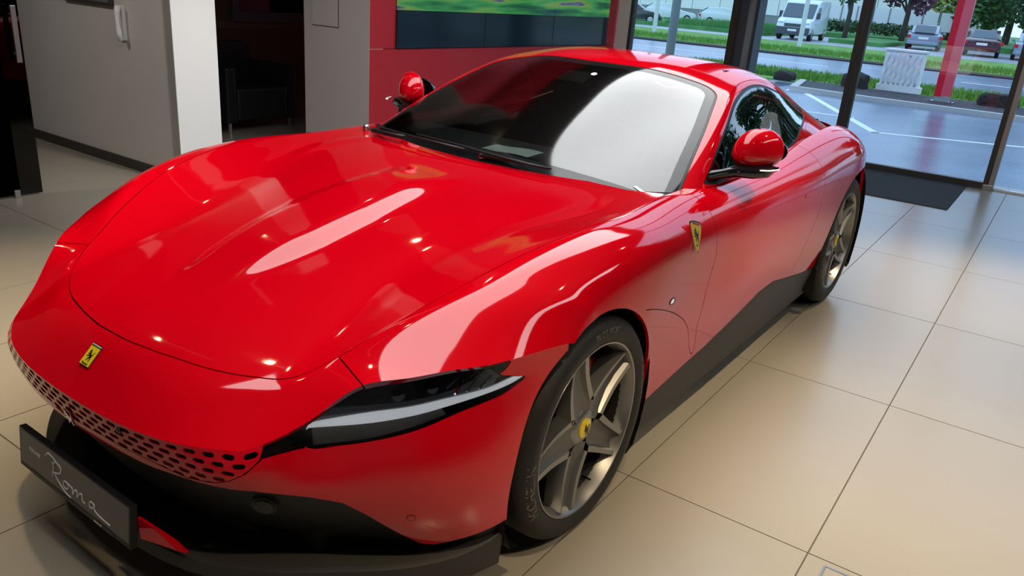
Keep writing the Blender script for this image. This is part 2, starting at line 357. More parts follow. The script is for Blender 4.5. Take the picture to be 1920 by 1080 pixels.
f = MB(); f.box(-.06, .06, .05, .056, 0, .004); f.box(-.06, .06, -.056, -.05, 0, .004); f.box(-.06, -.054, -.05, .05, 0, .004); f.box(.054, .06, -.05, .05, 0, .004); f.build('frame', 'steel', fs)
MB().box(-.053, .053, -.049, .049, 0, .003).build('lid', 'tile', fs)
# ---------------------------------------------------------------- outside: wet forecourt, planting strip, road, verge, parked vehicles
GZ = -.1
mat('asphalt_wet', (.10, .15, .23), .2, noise=(.9, (.15, .21, .31), .35, .7), bump=(30, .15)); mat('road_wet', (.13, .18, .26), .25, noise=(.35, (.22, .28, .38), .35, .7))
mat('grass', (.07, .22, .03), .9, noise=(1.3, (.17, .34, .05), .35, .65)); mat('long_grass', (.05, .19, .05), .9, noise=(.8, (.10, .29, .08), .35, .65))
mat('kerb', (.45, .45, .44), .7); mat('soil', (.03, .026, .022), .9); mat('gravel', (.02, .021, .026), .8, noise=(14, (.06, .065, .075), .45, .62), bump=(40, .6)); mat('pavement', (.30, .33, .37), .4)
mat('road_line', (.75, .78, .8), .5); mat('pylon_red', (.62, .01, .03), .3); mat('concrete', (.25, .26, .27), .8); mat('stone', (.028, .024, .022), .9, bump=(9, .5))
ground = struct(MB().box(-90, 60, WY+.12, 15.7, GZ-.1, GZ).build('ground_forecourt', 'asphalt_wet'))
struct(MB().box(-90, 60, 18.0, 21.3, GZ-.1, GZ+.02).build('ground_verge', 'grass')); struct(MB().box(-90, 60, 21.3, 30.2, GZ-.1, GZ).build('ground_road', 'road_wet'))
struct(MB().box(-90, 60, 30.2, 31.4, GZ-.1, GZ+.05).build('ground_soil', 'soil')); struct(MB().box(-90, 60, 31.4, 43.5, GZ-.1, GZ+.06).build('ground_grass', 'grass'))
struct(MB().box(-90, 60, 43.5, 62, GZ-.1, GZ+.02).build('ground_pavement', 'pavement')); struct(MB().box(-90, 60, 62, 160, GZ-.1, GZ+.35).build('ground_meadow', 'long_grass'))
struct(MB().box(-90, -16.2, 49, 62.2, GZ-.05, GZ+.25).build('ground_bank', 'long_grass')); struct(MB().box(-12.2, -9.2, 50, 62.2, GZ-.05, GZ+.25).build('ground_bank_2', 'long_grass'))
isl = MB().prism([(-4.15, 15.95), (-4.55, 18.05), (60, 18.05), (60, 15.75), (-2.6, 15.72)], 'z', GZ-.05, GZ+.07).build('ground_gravel', 'gravel'); struct(isl)
struct(MB().prism([(-4.25, 15.88), (-4.65, 18.1), (-4.5, 18.1), (-4.1, 16.02), (-2.58, 15.78), (60, 15.82), (60, 15.62), (-2.62, 15.6)], 'z', GZ-.05, GZ+.09).build('kerb', 'kerb'))
struct(MB().box(-90, -4.6, 15.7, 18.0, GZ-.1, GZ).build('ground_forecourt_2', 'asphalt_wet'))
def stripe(name, p, q, wdt, z=GZ+.004, m='road_line'):
    d = Vector((q[0]-p[0], q[1]-p[1])).normalized(); n = Vector((-d.y, d.x))*wdt/2
    return struct(MB().prism([(p[0]+n.x, p[1]+n.y), (q[0]+n.x, q[1]+n.y), (q[0]-n.x, q[1]-n.y), (p[0]-n.x, p[1]-n.y)], 'z', z-.004, z).build(name, m))
stripe('parking_line', (-3.75, 15.5), (-1.4, 10.75), .13); stripe('parking_line', (-1.45, 10.75), (6, 11.95 + 2.4), .10); stripe('parking_line', (-3.2, 12.15), (-2.05, 12.3), .1)
for y, x0, x1 in ((21.9, -1.9, 40), (25.6, -2, 40), (25.6, -40, -6)): stripe('road_line', (x0, y), (x1, y+.4), .14)

def cabinet():
    r = empty('utility_cabinet', (-2.475, 18.35, GZ)); tag(r, 'pale corrugated utility cabinet on the planting strip', 'cabinet')
    MB().box(-.46, .46, -.22, .22, 0, .19).build('plinth', 'white_paint', r)
    MB().box(-.41, .41, -.19, .19, .19, .94).build('body', 'white_paint', r, bevel=.012)
    MB().box(-.44, .44, -.22, .22, .94, .99).build('lid', 'white_paint', r, bevel=.01)
    mat('rib_grey', (.62, .66, .70), .5)
    for k in range(7):
        x = -.34+k*.113
        pts = [(x+.018*math.sin(i*1.3+k), -.195, .22+i*.055) for i in range(13)]
        MB().tube(pts, .026, 6).build('rib', 'rib_grey', r, smooth=True)
cabinet()
def pylon():
    r = empty('sign_pylon', (-1.36, 16.8, GZ+.07)); tag(r, 'tall red steel pylon bolted to the gravel strip', 'pylon')
    MB().box(-.15, -.02, -.10, .10, .12, 6).build('column_face', 'pylon_red', r); MB().prism([(-.02, -.1), (.15, -.02), (.15, .12), (-.02, .1)], 'z', .12, 6).build('column_side', mat('pylon_pink', (.66, .06, .09), .25), r)
    MB().prism([(-.14, -.09), (.14, -.09), (.14, .09), (-.14, .09)], 'z', .02, .13).build('foot', 'concrete', r); MB().box(-.24, .24, -.2, .2, 0, .025).build('base_plate', 'steel', r)
    for sx in (-1, 1):
        for sy in (-1, 1): MB().lathe([(.001, .06), (.02, .06), (.02, .025)], 6, c=(sx*.2, sy*.16, 0)).build('bolt', 'steel', r)
pylon()
def boulder(x, y, sx, sy, sz, seed, label):
    rg = random.Random(seed); bm = bmesh.new(); bmesh.ops.create_icosphere(bm, subdivisions=3, radius=1)
    for v in bm.verts:
        k = 1+.12*math.sin(v.co.x*3+seed)+.1*math.sin(v.co.y*4+seed*2)+rg.uniform(-.04, .04); q = max(abs(v.co.x), abs(v.co.y), abs(v.co.z)); v.co = (v.co/q*.55+v.co*.5)*k
        v.co = Vector((v.co.x*sx, v.co.y*sy, max(v.co.z, -.6)*sz))
    me = bpy.data.meshes.new('boulder'); bm.to_mesh(me); bm.free()
    o = link('boulder', me, 'stone', loc=(x, y, GZ+.05+sz*.6)); tag(o, label, 'stone', 'dark stones on the planting strip')
boulder(-3.35, 17.85, .30, .22, .2, 1, 'dark block of stone behind the dark double mullion'); boulder(-.38, 17.5, .33, .25, .18, 5, 'brown rounded stone right of the red pylon'); boulder(-4.9, 17.7, .24, .2, .13, 9, 'small brown stone behind the car roof line')

def pole(name, x, y, r0, h, m, label, grp=None):
    r = empty(name, (x, y, GZ)); tag(r, label, 'pole', grp)
    MB().tube([(0, 0, 0), (0, 0, h)], [r0, r0*.8], 12).build('shaft', m, r, smooth=40); MB().lathe([(.001, .05), (r0*1.5, .05), (r0*1.7, 0)], 12).build('foot', m, r)
mat('pole_grey', (.16, .18, .2), .5); mat('pole_white', (.62, .66, .68), .5)
pole('street_pole', -9.0, 20, .13, 8, 'pole_grey', 'thick grey pole standing before the road'); pole('street_lamp_post', -9.9, 36, .11, 8, 'pole_white', 'white lamp post in front of the van'); pole('street_lamp_post', -17.15, 36, .11, 8, 'pole_white', 'white lamp post left of the thick grey pole')

# ---- parked vehicles
mat('van_white', (.62, .70, .72), .3, coat=.6); mat('car_glass', (.05, .08, .11), .05, spec=.8); mat('tyre_far', (.012, .012, .013), .8); mat('rim_far', (.5, .52, .55), .3, .8); mat('car_silver', (.30, .34, .42), .3, .4, coat=.6)
mat('car_black', (.02, .022, .03), .2, coat=.8); mat('tail_red', (.5, .02, .03), .2); mat('plate_white', (.75, .75, .75), .4); mat('van_grey', (.06, .07, .08), .5); mat('lamp_clear', (.75, .8, .85), .15); mat('car_maroon', (.05, .012, .02), .2, coat=.8)
def wheels(r, xs, ys, rad, w=.2):
    for x in xs:
        for y in ys:
            s = 1 if y > 0 else -1
            t = MB().lathe([(rad*.6, y+s*w*.5), (rad*.93, y+s*w*.5), (rad, y+s*w*.35), (rad, y-s*w*.4), (rad*.6, y-s*w*.5)], 24, 'y', (x, 0, rad)).build('wheel', 'tyre_far', r, smooth=40)
            MB().lathe([(.001, y+s*w*.46), (rad*.25, y+s*w*.5), (rad*.62, y+s*w*.47)], 20, 'y', (x, 0, rad)).build('rim', 'rim_far', t, smooth=40)
def shell(prof, half, inset=.08):
    """body from a side outline (x,z): rounded in plan by three width steps"""
    G = []; P = np.array(prof, float); c = P.mean(0)
    for y, k in ((-half, .90), (-half*.96, .97), (-half*.7, 1), (0, 1.0), (half*.7, 1), (half*.96, .97), (half, .90)):
        q = c+(P-c)*[k if abs(y) > half*.9 else 1, k]; q[:, 1] = np.maximum(q[:, 1], P[:, 1].min()); G.append([(a, y, b) for a, b in q])
    n = len(prof); m = MB(); V = [p for g in G for p in g]
    F = [(i*n+j, i*n+(j+1) % n, (i+1)*n+(j+1) % n, (i+1)*n+j) for i in range(len(G)-1) for j in range(n)]
    tri = tessellate_polygon([[Vector((p[0], p[2], 0)) for p in G[0]]])
    F += [tuple(t) for t in tri] + [tuple((len(G)-1)*n+i for i in t) for t in tri]
    return m.add(V, F)
def van(x, y, rz, label):
    r = empty('delivery_van', (x, y, GZ+.02), rz); tag(r, label, 'van')     # +X is forward
    body = [(2.55, .35), (2.62, .75), (2.45, 1.05), (1.75, 1.25), (1.05, 2.02), (.75, 2.22), (.2, 2.3), (-2.6, 2.3), (-2.72, 2.0), (-2.75, .35)]
    shell(body, 1.0).build('body', 'van_white', r, smooth=35)
    MB().prism([(1.72, 1.275), (1.02, 2.02), (1.06, 2.07), (1.80, 1.29)], 'y', -.88, .88).build('windscreen', 'car_glass', r)
    for s in (-1, 1):
        MB().prism([(1.5, 1.3), (1.0, 1.9), (.35, 1.9), (.35, 1.25)], 'y', s*.985, s*1.012).build('side_window', 'car_glass', r)
        MB().box(1.25, 1.4, s*1.0, s*1.2, 1.25, 1.6).build('mirror', 'van_grey', r, bevel=.03)
        MB().prism([(2.5, .95), (2.2, 1.13), (2.3, 1.18), (2.58, 1.0)], 'y', s*.55, s*.9).build('headlight', 'lamp_clear', r)
    MB().box(2.5, 2.68, -.97, .97, .3, .72).build('bumper', 'van_grey', r, bevel=.04); MB().box(2.55, 2.655, -.5, .5, .76, .93).build('grille', 'van_grey', r); MB().box(2.68, 2.695, -.26, .26, .5, .62).build('number_plate', 'plate_white', r)
    wheels(r, (1.75, -1.75), (.88, -.88), .36, .24)
van(-13.9, 50.0, math.radians(-90+4), 'white and grey delivery van parked beyond the road')
def saloon(x, y, rz, m, label, estate=False, wdt=.9, sc=1.0, grp='cars parked beyond the road'):
    r = empty('parked_car', (x, y, GZ+.02), rz); tag(r, label, 'car', grp); r.scale = (sc,)*3
    rear = -1.75 if estate else -1.25
    shell([(2.1, .3), (2.2, .55), (2.0, .78), (1.0, .93), (-2.05, .98), (-2.28, .85), (-2.3, .5), (-2.2, .3)], wdt).build('body', m, r, smooth=35)
    shell([(1.0, .9), (.3, 1.36), (-.2, 1.44), (rear+.25, 1.42), (rear-.45, .95)], wdt*.82).build('cabin', m, r, smooth=35)
    MB().prism([(rear-.42, 1.0), (rear+.16, 1.37), (rear+.13, 1.40), (rear-.50, 1.0)], 'y', -wdt*.62, wdt*.62).build('rear_window', 'car_glass', r)
    for s in (-1, 1):
        MB().prism([(.75, .98), (.28, 1.31), (rear+.25, 1.34), (rear-.1, .98)], 'y', s*wdt*.76, s*wdt*.81).build('side_window', 'car_glass', r)
        MB().box(-2.31, -2.15, s*wdt*.97-.17, s*wdt*.97-.17+.2*(1), .66, .84).build('tail_light', 'tail_red', r, bevel=.02)
        MB().box(.55, .72, s*wdt, s*(wdt+.16), .92, 1.06).build('mirror', m, r, bevel=.02)
    MB().box(-2.33, -2.28, -.27, .27, .62, .75).build('number_plate', 'plate_white', r); MB().box(-2.36, -2.1, -wdt*.9, wdt*.9, .32, .5).build('bumper', m, r, bevel=.03)
    wheels(r, (1.38, -1.38), (wdt-.08, -wdt+.08), .32)
saloon(-7.55, 54.2, math.radians(90+6), 'car_silver', 'silver blue estate car parked tail towards the road', True)
saloon(-4.2, 52.3, math.radians(90+4), 'car_maroon', 'dark saloon car parked right of the red pylon')
saloon(-1.75, 52.2, math.radians(90+4), 'car_silver', 'silver car cut by the right edge of the view')
saloon(-25.9, 50.6, math.radians(20), 'car_black', 'black car seen beside the window jamb')
for k, (x, y) in enumerate(((-33.6, 63), (-29.3, 64.5), (-24.9, 66))):
    saloon(x, y, math.radians(25), 'van_white', ('leftmost', 'middle', 'rightmost')[k]+' of three white cars beside the pale building', True)

# ---- pale industrial building with wall panels
bld = empty('factory_building', (-27, 80, 0)); tag(bld, 'pale industrial hall of tall wall panels behind the meadow', 'building')
mat('wall_panel_pale', (.8, .8, .78), .6); mat('wall_base', (.25, .26, .27), .7)
MB().box(-16, 20, 0, 12, .2, 1.0).build('plinth', 'wall_base', bld)
for k in range(12): MB().box(-16+k*3, -13.06+k*3, -.05, .2, 1.0, 7).build('wall_panel', 'wall_panel_pale', bld)
MB().box(-16, 20, .02, 12, 1.0, 7).build('core', 'wall_base', bld)
for k in range(6): f = MB().box(-14.5+k*6, -12.6+k*6, -.12, -.04, 3.2, 5.2).build('window', 'wall_base', bld); MB().box(-14.4+k*6, -12.7+k*6, -.14, -.12, 3.3, 5.1).build('pane', 'car_glass', f)
fence = empty('white_fence', (-12.5, 68, 0)); tag(fence, 'white board fence below the purple tree', 'fence')
for k in range(9): MB().box(-6+k*1.2, -4.95+k*1.2, -.03, .03, .9, 2.25).build('board', 'white_paint', fence)
for k in range(10): MB().box(-6.08+k*1.2, -5.97+k*1.2, -.05, .05, .1, 2.3).build('post', 'wall_base', fence)

# ---- trees and shrubs
def leaf_cloud(rg, blobs, n, size):
    V = []; F = []
    for _ in range(n):
        c, r = rg.choice(blobs); d = Vector((rg.gauss(0, 1), rg.gauss(0, 1), rg.gauss(0, 1))).normalized()*rg.uniform(.55, 1.0)
        p = Vector((c[0]+d.x*r[0], c[1]+d.y*r[1], c[2]+d.z*r[2])); a = Vector((rg.gauss(0, 1), rg.gauss(0, 1), rg.gauss(0, .6))).normalized()*size*rg.uniform(.6, 1.3); b = a.orthogonal().normalized()*size*.6*rg.uniform(.6, 1.2)
        i = len(V); V += [p-a, p+b, p+a, p-b]; F.append((i, i+1, i+2, i+3))
    me = bpy.data.meshes.new('foliage'); me.from_pydata(V, [], F); me.update(); return me
mat('leaf_green', (.05, .17, .03), .6, noise=(.9, (.02, .08, .02), .35, .65)); mat('leaf_yellow', (.22, .26, .04), .6, noise=(.9, (.10, .20, .03), .35, .65)); mat('leaf_purple', (.075, .02, .035), .6, noise=(.9, (.14, .05, .09), .35, .65)); mat('bark', (.06, .05, .04), .9); mat('leaf_dark', (.015, .06, .02), .6, noise=(.9, (.03, .11, .02), .35, .65))
def tree(name, x, y, h, w, m, seed, label, n=2600, size=.22, low=.3, grp='trees beyond the road'):
    rg = random.Random(seed); r = empty(name, (x, y, GZ+.1)); tag(r, label, 'tree', grp)
    blobs = [((rg.uniform(-w, w)*.6, rg.uniform(-w, w)*.6, h*rg.uniform(low, .9)), (w*rg.uniform(.4, .6), w*rg.uniform(.4, .6), h*rg.uniform(.12, .22))) for _ in range(9)]
    fo = link('foliage', leaf_cloud(rg, blobs, n, size), m, r)
    MB().tube([(0, 0, 0), (.05, 0, h*.3), (-.05, .1, h*.7)], [h*.03, h*.025, h*.01], 8).build('trunk', 'bark', r, smooth=True)
    for b in blobs[:4]: MB().tube([(0, 0, h*.3), b[0]], [h*.014, h*.004], 6).build('branch', 'bark', r, smooth=True)
tree('copper_beech', -9.9, 60, 6.5, 2.0, 'leaf_purple', 3, 'purple leaved tree in front of the white fence', 2600, .2, .38)
tree('leafy_tree', -5.6, 66.5, 8.5, 2.4, 'leaf_green', 4, 'green tree behind the silver blue estate car', 3600, .24, .16)
tree('leafy_tree', -8.9, 73, 9, 2.0, 'leaf_yellow', 5, 'yellow green tree left of the silver blue estate car', 2600, .22, .2)
tree('leafy_tree', -2.7, 60, 9, 2.5, 'leaf_dark', 6, 'dark green tree behind the dark saloon car', 4200, .26, .13)
tree('leafy_tree', 5.2, 66, 9.5, 2.6, 'leaf_green', 7, 'broad green tree at the right edge of the view', 3600, .26, .13)
tree('leafy_tree', -.9, 81, 10, 2.8, 'leaf_dark', 31, 'dark tree between the two right hand trees', 3200, .26, .13)
tree('leafy_tree', -5.0, 77, 10, 2.8, 'leaf_green', 32, 'pale green tree behind the red pylon', 3200, .26, .13)
tree('leafy_tree', -13.2, 58, 6, 1.2, 'leaf_green', 12, 'slim green tree behind the delivery van', 1200, .2, .5)
for k, (x, y, hh, ww) in enumerate(((13.5, 60, 10, 4), (9.5, 19.5, 9, 3.4), (4.6, 24.5, 9, 2.6), (15, 30, 11, 4.5))): tree('leafy_tree', x, y, hh, ww, ('leaf_dark', 'leaf_green')[k % 2], 20+k, ('tall dark tree', 'wide pale green tree', 'dark rounded tree', 'very tall green tree')[k]+' beyond the right part of the glass front', 3000, .32, .2)
rg = random.Random(11)
hd = link('hedge', leaf_cloud(rg, [((x, 66.5, .75), (1.0, .5, .5)) for x in np.arange(-19, -9, .8)], 2200, .14), 'leaf_dark'); tag(hd, 'low dark hedge along the white fence', 'hedge')
def tufts(name, n, x0, x1, y0, y1, hmax, m, label, seed):
    rg = random.Random(seed); V = []; F = []
    for _ in range(n):
        x, y = rg.uniform(x0, x1), rg.uniform(y0, y1); h = hmax*rg.uniform(.4, 1); a = rg.uniform(0, 6.28); w = .02+.02*h; i = len(V)
        V += [(x-w*math.cos(a), y-w*math.sin(a), GZ), (x+w*math.cos(a), y+w*math.sin(a), GZ), (x+rg.uniform(-.1, .1)*h*3, y+rg.uniform(-.1, .1), GZ+.06+h)]; F.append((i, i+1, i+2))
    me = bpy.data.meshes.new(name); me.from_pydata(V, [], F); me.update(); o = link(name, me, m); tag(o, label, 'grass', kind='stuff')
tufts('verge_grass', 9000, -8.6, 4, 18.72, 21.2, .13, 'grass', 'short grass on the verge beside the wet road', 1); tufts('roadside_grass', 14000, -34, 6, 31.5, 35.7, .2, 'grass', 'rough grass strip beyond the road', 2); tufts('meadow_grass', 9000, -23, -16.2, 49.2, 61, .7, 'long_grass', 'tall meadow grass around the parked van', 3)
# ---------------------------------------------------------------- car body surfaces (car frame: X forward, Y left, Z up, origin under front axle)
def cubic(k, V, q):
    """natural cubic spline through V (n,...) at knots k evaluated at q"""
    n = len(k); V = np.asarray(V, float); sh = V.shape[1:]; V = V.reshape(n, -1)
    h = np.diff(k); A = np.zeros((n, n)); r = np.zeros((n, V.shape[1])); A[0, 0] = A[-1, -1] = 1
    for i in range(1, n - 1):
        A[i, i-1] = h[i-1]; A[i, i] = 2*(h[i-1]+h[i]); A[i, i+1] = h[i]
        r[i] = 6*((V[i+1]-V[i])/h[i] - (V[i]-V[i-1])/h[i-1])
    m = np.linalg.solve(A, r)
    i = np.clip(np.searchsorted(k, q, 'right')-1, 0, n-2); t = (q-k[i])[:, None]; hh = h[i][:, None]
    a = V[i]; b = (V[i+1]-V[i])/hh - hh*(2*m[i]+m[i+1])/6; c = m[i]/2; d = (m[i+1]-m[i])/(6*hh)
    return (a+b*t+c*t*t+d*t**3).reshape((len(q),)+sh)

def knots(P):
    d = np.linalg.norm(np.diff(P, axis=0), axis=-1)
    d = d.reshape(len(d), -1).mean(1); d = np.sqrt(d)*.5 + d*.5
    return np.concatenate([[0], np.cumsum(d)])/np.sum(d)

def netsurf(P, nu, nv, su=None, sv=None):
    P = np.asarray(P, float); ku = knots(P); kv = knots(P.transpose(1, 0, 2))
    qu = np.linspace(0, 1, nu) if su is None else su; qv = np.linspace(0, 1, nv) if sv is None else sv
    G = cubic(ku, P, qu); G = cubic(kv, G.transpose(1, 0, 2), qv).transpose(1, 0, 2)
    return G                                                   # (nu,nv,3)

def poly_spline(pts, n=12, closed=False):
    P = np.array(pts, float); m = len(P); out = []
    for i in range(m if closed else m-1):
        g = (lambda q: P[q % m]) if closed else (lambda q: P[min(max(q, 0), m-1)])
        p0, p1, p2, p3 = g(i-1), g(i), g(i+1), g(i+2)
        for k in range(n):
            t = k/n
            out.append(.5*((2*p1)+(p2-p0)*t+(2*p0-5*p1+4*p2-p3)*t*t+(-p0+3*p1-3*p2+p3)*t**3))
    if not closed: out.append(P[-1])
    return np.array(out)

A_ROWS = [
 # first row: leading edge of the nose, top edge of the lamps, to the arch
 [(.985,0,.505),(.974,.2,.504),(.941,.365,.505),(.858,.525,.512),(.777,.591,.554),(.661,.673,.647),(.586,.745,.667),(.498,.815,.682),(.400,.880,.690),(.19,.930,.684)],
 [(.925,0,.563),(.91,.195,.562),(.870,.347,.562),(.792,.466,.573),(.712,.536,.613),(.620,.584,.664),(.540,.672,.706),(.446,.766,.735),(.348,.851,.740),(.17,.918,.722)],
 [(.852,0,.625),(.828,.19,.619),(.775,.355,.613),(.712,.48,.618),(.645,.54,.649),(.557,.582,.695),(.47,.67,.750),(.37,.768,.778),(.27,.856,.774),(.11,.919,.742)],
 [(.60,0,.712),(.585,.19,.707),(.55,.34,.694),(.51,.45,.688),(.46,.55,.712),(.39,.653,.773),(.31,.73,.811),(.225,.80,.822),(.14,.870,.805),(.05,.917,.75)],
 [(.30,0,.785),(.29,.19,.782),(.27,.34,.770),(.25,.46,.761),(.21,.59,.784),(.155,.72,.846),(.09,.785,.859),(.02,.84,.850),(-.05,.890,.818),(-.12,.921,.758)],
 [(0,0,.838),(-.01,.19,.836),(-.03,.35,.827),(-.05,.48,.819),(-.09,.62,.834),(-.14,.758,.881),(-.19,.814,.875),(-.25,.858,.857),(-.3,.897,.82),(-.34,.919,.757)],
 [(-.30,0,.869),(-.32,.19,.868),(-.35,.36,.864),(-.37,.49,.858),(-.395,.63,.861),(-.42,.757,.880),(-.46,.814,.870),(-.5,.858,.850),(-.54,.892,.814),(-.57,.910,.754)],
 [(-.58,0,.884),(-.6,.2,.884),(-.64,.36,.884),(-.67,.49,.883),(-.7,.61,.884),(-.74,.742,.886),(-.77,.804,.876),(-.80,.850,.852),(-.82,.884,.814),(-.84,.903,.755)],
 [(-1.1,0,.88),(-1.1,.2,.88),(-1.1,.36,.88),(-1.12,.49,.88),(-1.14,.61,.88),(-1.15,.75,.884),(-1.15,.806,.876),(-1.15,.852,.851),(-1.15,.886,.811),(-1.15,.905,.755)],
 [(-1.6,0,.89),(-1.6,.2,.89),(-1.6,.36,.89),(-1.6,.49,.89),(-1.6,.61,.892),(-1.6,.745,.896),(-1.6,.808,.888),(-1.6,.858,.862),(-1.6,.896,.818),(-1.6,.916,.755)],
 [(-2.05,0,.93),(-2.05,.2,.93),(-2.05,.36,.93),(-2.05,.49,.93),(-2.05,.61,.932),(-2.05,.73,.932),(-2.05,.80,.922),(-2.05,.863,.89),(-2.05,.912,.838),(-2.05,.936,.77)],
 [(-2.4,0,.94),(-2.4,.18,.94),(-2.4,.34,.94),(-2.4,.47,.945),(-2.4,.58,.952),(-2.4,.69,.962),(-2.4,.78,.955),(-2.4,.865,.922),(-2.4,.923,.863),(-2.4,.948,.78)],
 [(-2.7,0,.93),(-2.7,.18,.93),(-2.7,.33,.935),(-2.7,.46,.944),(-2.7,.57,.953),(-2.7,.68,.960),(-2.7,.772,.955),(-2.7,.858,.926),(-2.7,.922,.866),(-2.7,.948,.78)],
 [(-3.1,0,.90),(-3.1,.17,.90),(-3.1,.32,.905),(-3.1,.44,.91),(-3.1,.53,.912),(-3.1,.62,.912),(-3.1,.705,.900),(-3.1,.785,.870),(-3.1,.845,.815),(-3.1,.872,.745)],
 [(-3.4,0,.88),(-3.4,.16,.88),(-3.4,.30,.882),(-3.4,.40,.884),(-3.4,.48,.884),(-3.4,.55,.88),(-3.4,.63,.866),(-3.4,.70,.836),(-3.4,.755,.785),(-3.4,.78,.72)],
 [(-3.60,0,.87),(-3.6,.13,.87),(-3.59,.25,.87),(-3.58,.34,.87),(-3.57,.41,.866),(-3.56,.47,.86),(-3.55,.54,.845),(-3.53,.60,.815),(-3.51,.645,.77),(-3.50,.67,.71)],
]
A_SIDE = [  # (X, Y at z .60,.46,.33,.20) appended to each row
 (.14,(.935,.93,.92,.91)),(.12,(.935,.93,.92,.91)),(.08,(.93,.93,.92,.91)),(.02,(.932,.93,.92,.9)),(-.15,(.932,.928,.915,.895)),(-.36,(.924,.915,.897,.875)),(-.585,(.914,.908,.89,.868)),(-.85,(.910,.906,.888,.866)),
 (-1.15,(.914,.911,.893,.870)),(-1.6,(.922,.917,.899,.875)),(-2.05,(.938,.93,.908,.88)),(-2.4,(.952,.945,.925,.9)),(-2.7,(.952,.946,.93,.91)),(-3.1,(.89,.895,.89,.87)),(-3.4,(.80,.805,.80,.78)),(-3.48,(.69,.70,.70,.68))]
def hood_row(xc, zc, S, yv, zv, p=2.2):
    """bonnet section: soft central bulge, crisp valley line at yv, straight slope up to the shut line S"""
    out = []
    for y in (0, .14, .26, .36 if yv > .42 else .35, yv-.045, yv, yv+.045, yv+(S[1]-yv)*.40, yv+(S[1]-yv)*.72, S[1]):
        f = y/S[1]; x = xc+(S[0]-xc)*f**1.6
        z = zc-(zc-zv)*(y/yv)**p if y <= yv else zv+(S[2]-zv)*(y-yv)/(S[1]-yv)
        if abs(y-yv) < 1e-6: z += .0045
        out.append((x, y, z))
    return out
H_ROWS = [
 [(.985,0,.505),(.980,.14,.5045),(.966,.26,.504),(.941,.365,.505),(.903,.455,.508),(.880,.496,.510),(.851,.533,.515),(.777,.591,.554),(.72,.632,.600),(.661,.673,.647)],
 [(.925,0,.563),(.918,.14,.563),(.898,.26,.563),(.865,.355,.564),(.822,.43,.568),(.790,.470,.575),(.757,.503,.587),(.712,.536,.613),(.665,.562,.640),(.620,.584,.664)],
 [(.852,0,.625),(.838,.14,.621),(.811,.26,.617),(.776,.36,.614),(.738,.44,.615),(.716,.475,.6175),(.690,.505,.6265),(.655,.535,.645),(.605,.562,.671),(.557,.582,.695)],
 hood_row(.60, .703, (.39,.653,.773), .465, .694), hood_row(.30, .774, (.155,.72,.846), .450, .767), hood_row(0, .832, (-.14,.758,.881), .515, .827), hood_row(-.30, .867, (-.42,.757,.880), .60, .862)]
def resample(P, fr): P = np.array(P, float); t = np.linspace(0, 1, len(P)); return [tuple(float(np.interp(f, t, P[:, k])) for k in range(3)) for f in fr]
FR = (0, .19, .37, .5, .62, .68, .74, .82, .91, 1)
for i, r in enumerate(A_ROWS): A_ROWS[i] = (H_ROWS[i] if i < len(H_ROWS) else resample(r[:6], FR)) + r[6:]
A_NET = [r + [(x, y, z) for y, z in zip(ys, (.60, .46, .33, .20))] for r, (x, ys) in zip(A_ROWS, A_SIDE)]

B_NET = [  # bumper strip: each column runs from the leading edge down
 [(.985,0,.505),(.978,0,.45),(.962,0,.39),(.932,0,.33),(.90,0,.27),(.86,0,.2)],
 [(.974,.2,.504),(.967,.2,.45),(.951,.2,.39),(.921,.2,.33),(.888,.2,.27),(.848,.2,.2)],
 [(.941,.365,.505),(.937,.37,.452),(.921,.378,.39),(.888,.375,.33),(.854,.366,.27),(.814,.355,.2)],
 [(.858,.525,.512),(.874,.542,.468),(.859,.543,.405),(.825,.537,.335),(.79,.52,.27),(.75,.50,.2)],
 [(.777,.591,.554),(.764,.615,.508),(.774,.638,.428),(.752,.638,.34),(.718,.62,.265),(.68,.60,.19)],
 [(.661,.673,.647),(.673,.710,.527),(.684,.732,.435),(.668,.735,.34),(.634,.72,.255),(.597,.695,.18)],
 [(.586,.745,.667),(.605,.780,.551),(.614,.808,.45),(.60,.812,.34),(.575,.795,.25),(.546,.773,.18)],
 [(.498,.815,.682),(.522,.837,.583),(.535,.868,.463),(.525,.872,.34),(.503,.858,.25),(.48,.84,.18)],
 [(.400,.880,.690),(.404,.886,.612),(.43,.912,.47),(.43,.914,.34),(.418,.906,.25),(.405,.894,.18)],
 [(.19,.930,.684),(.20,.934,.61),(.22,.938,.47),(.22,.938,.34),(.22,.928,.25),(.22,.915,.18)],
]
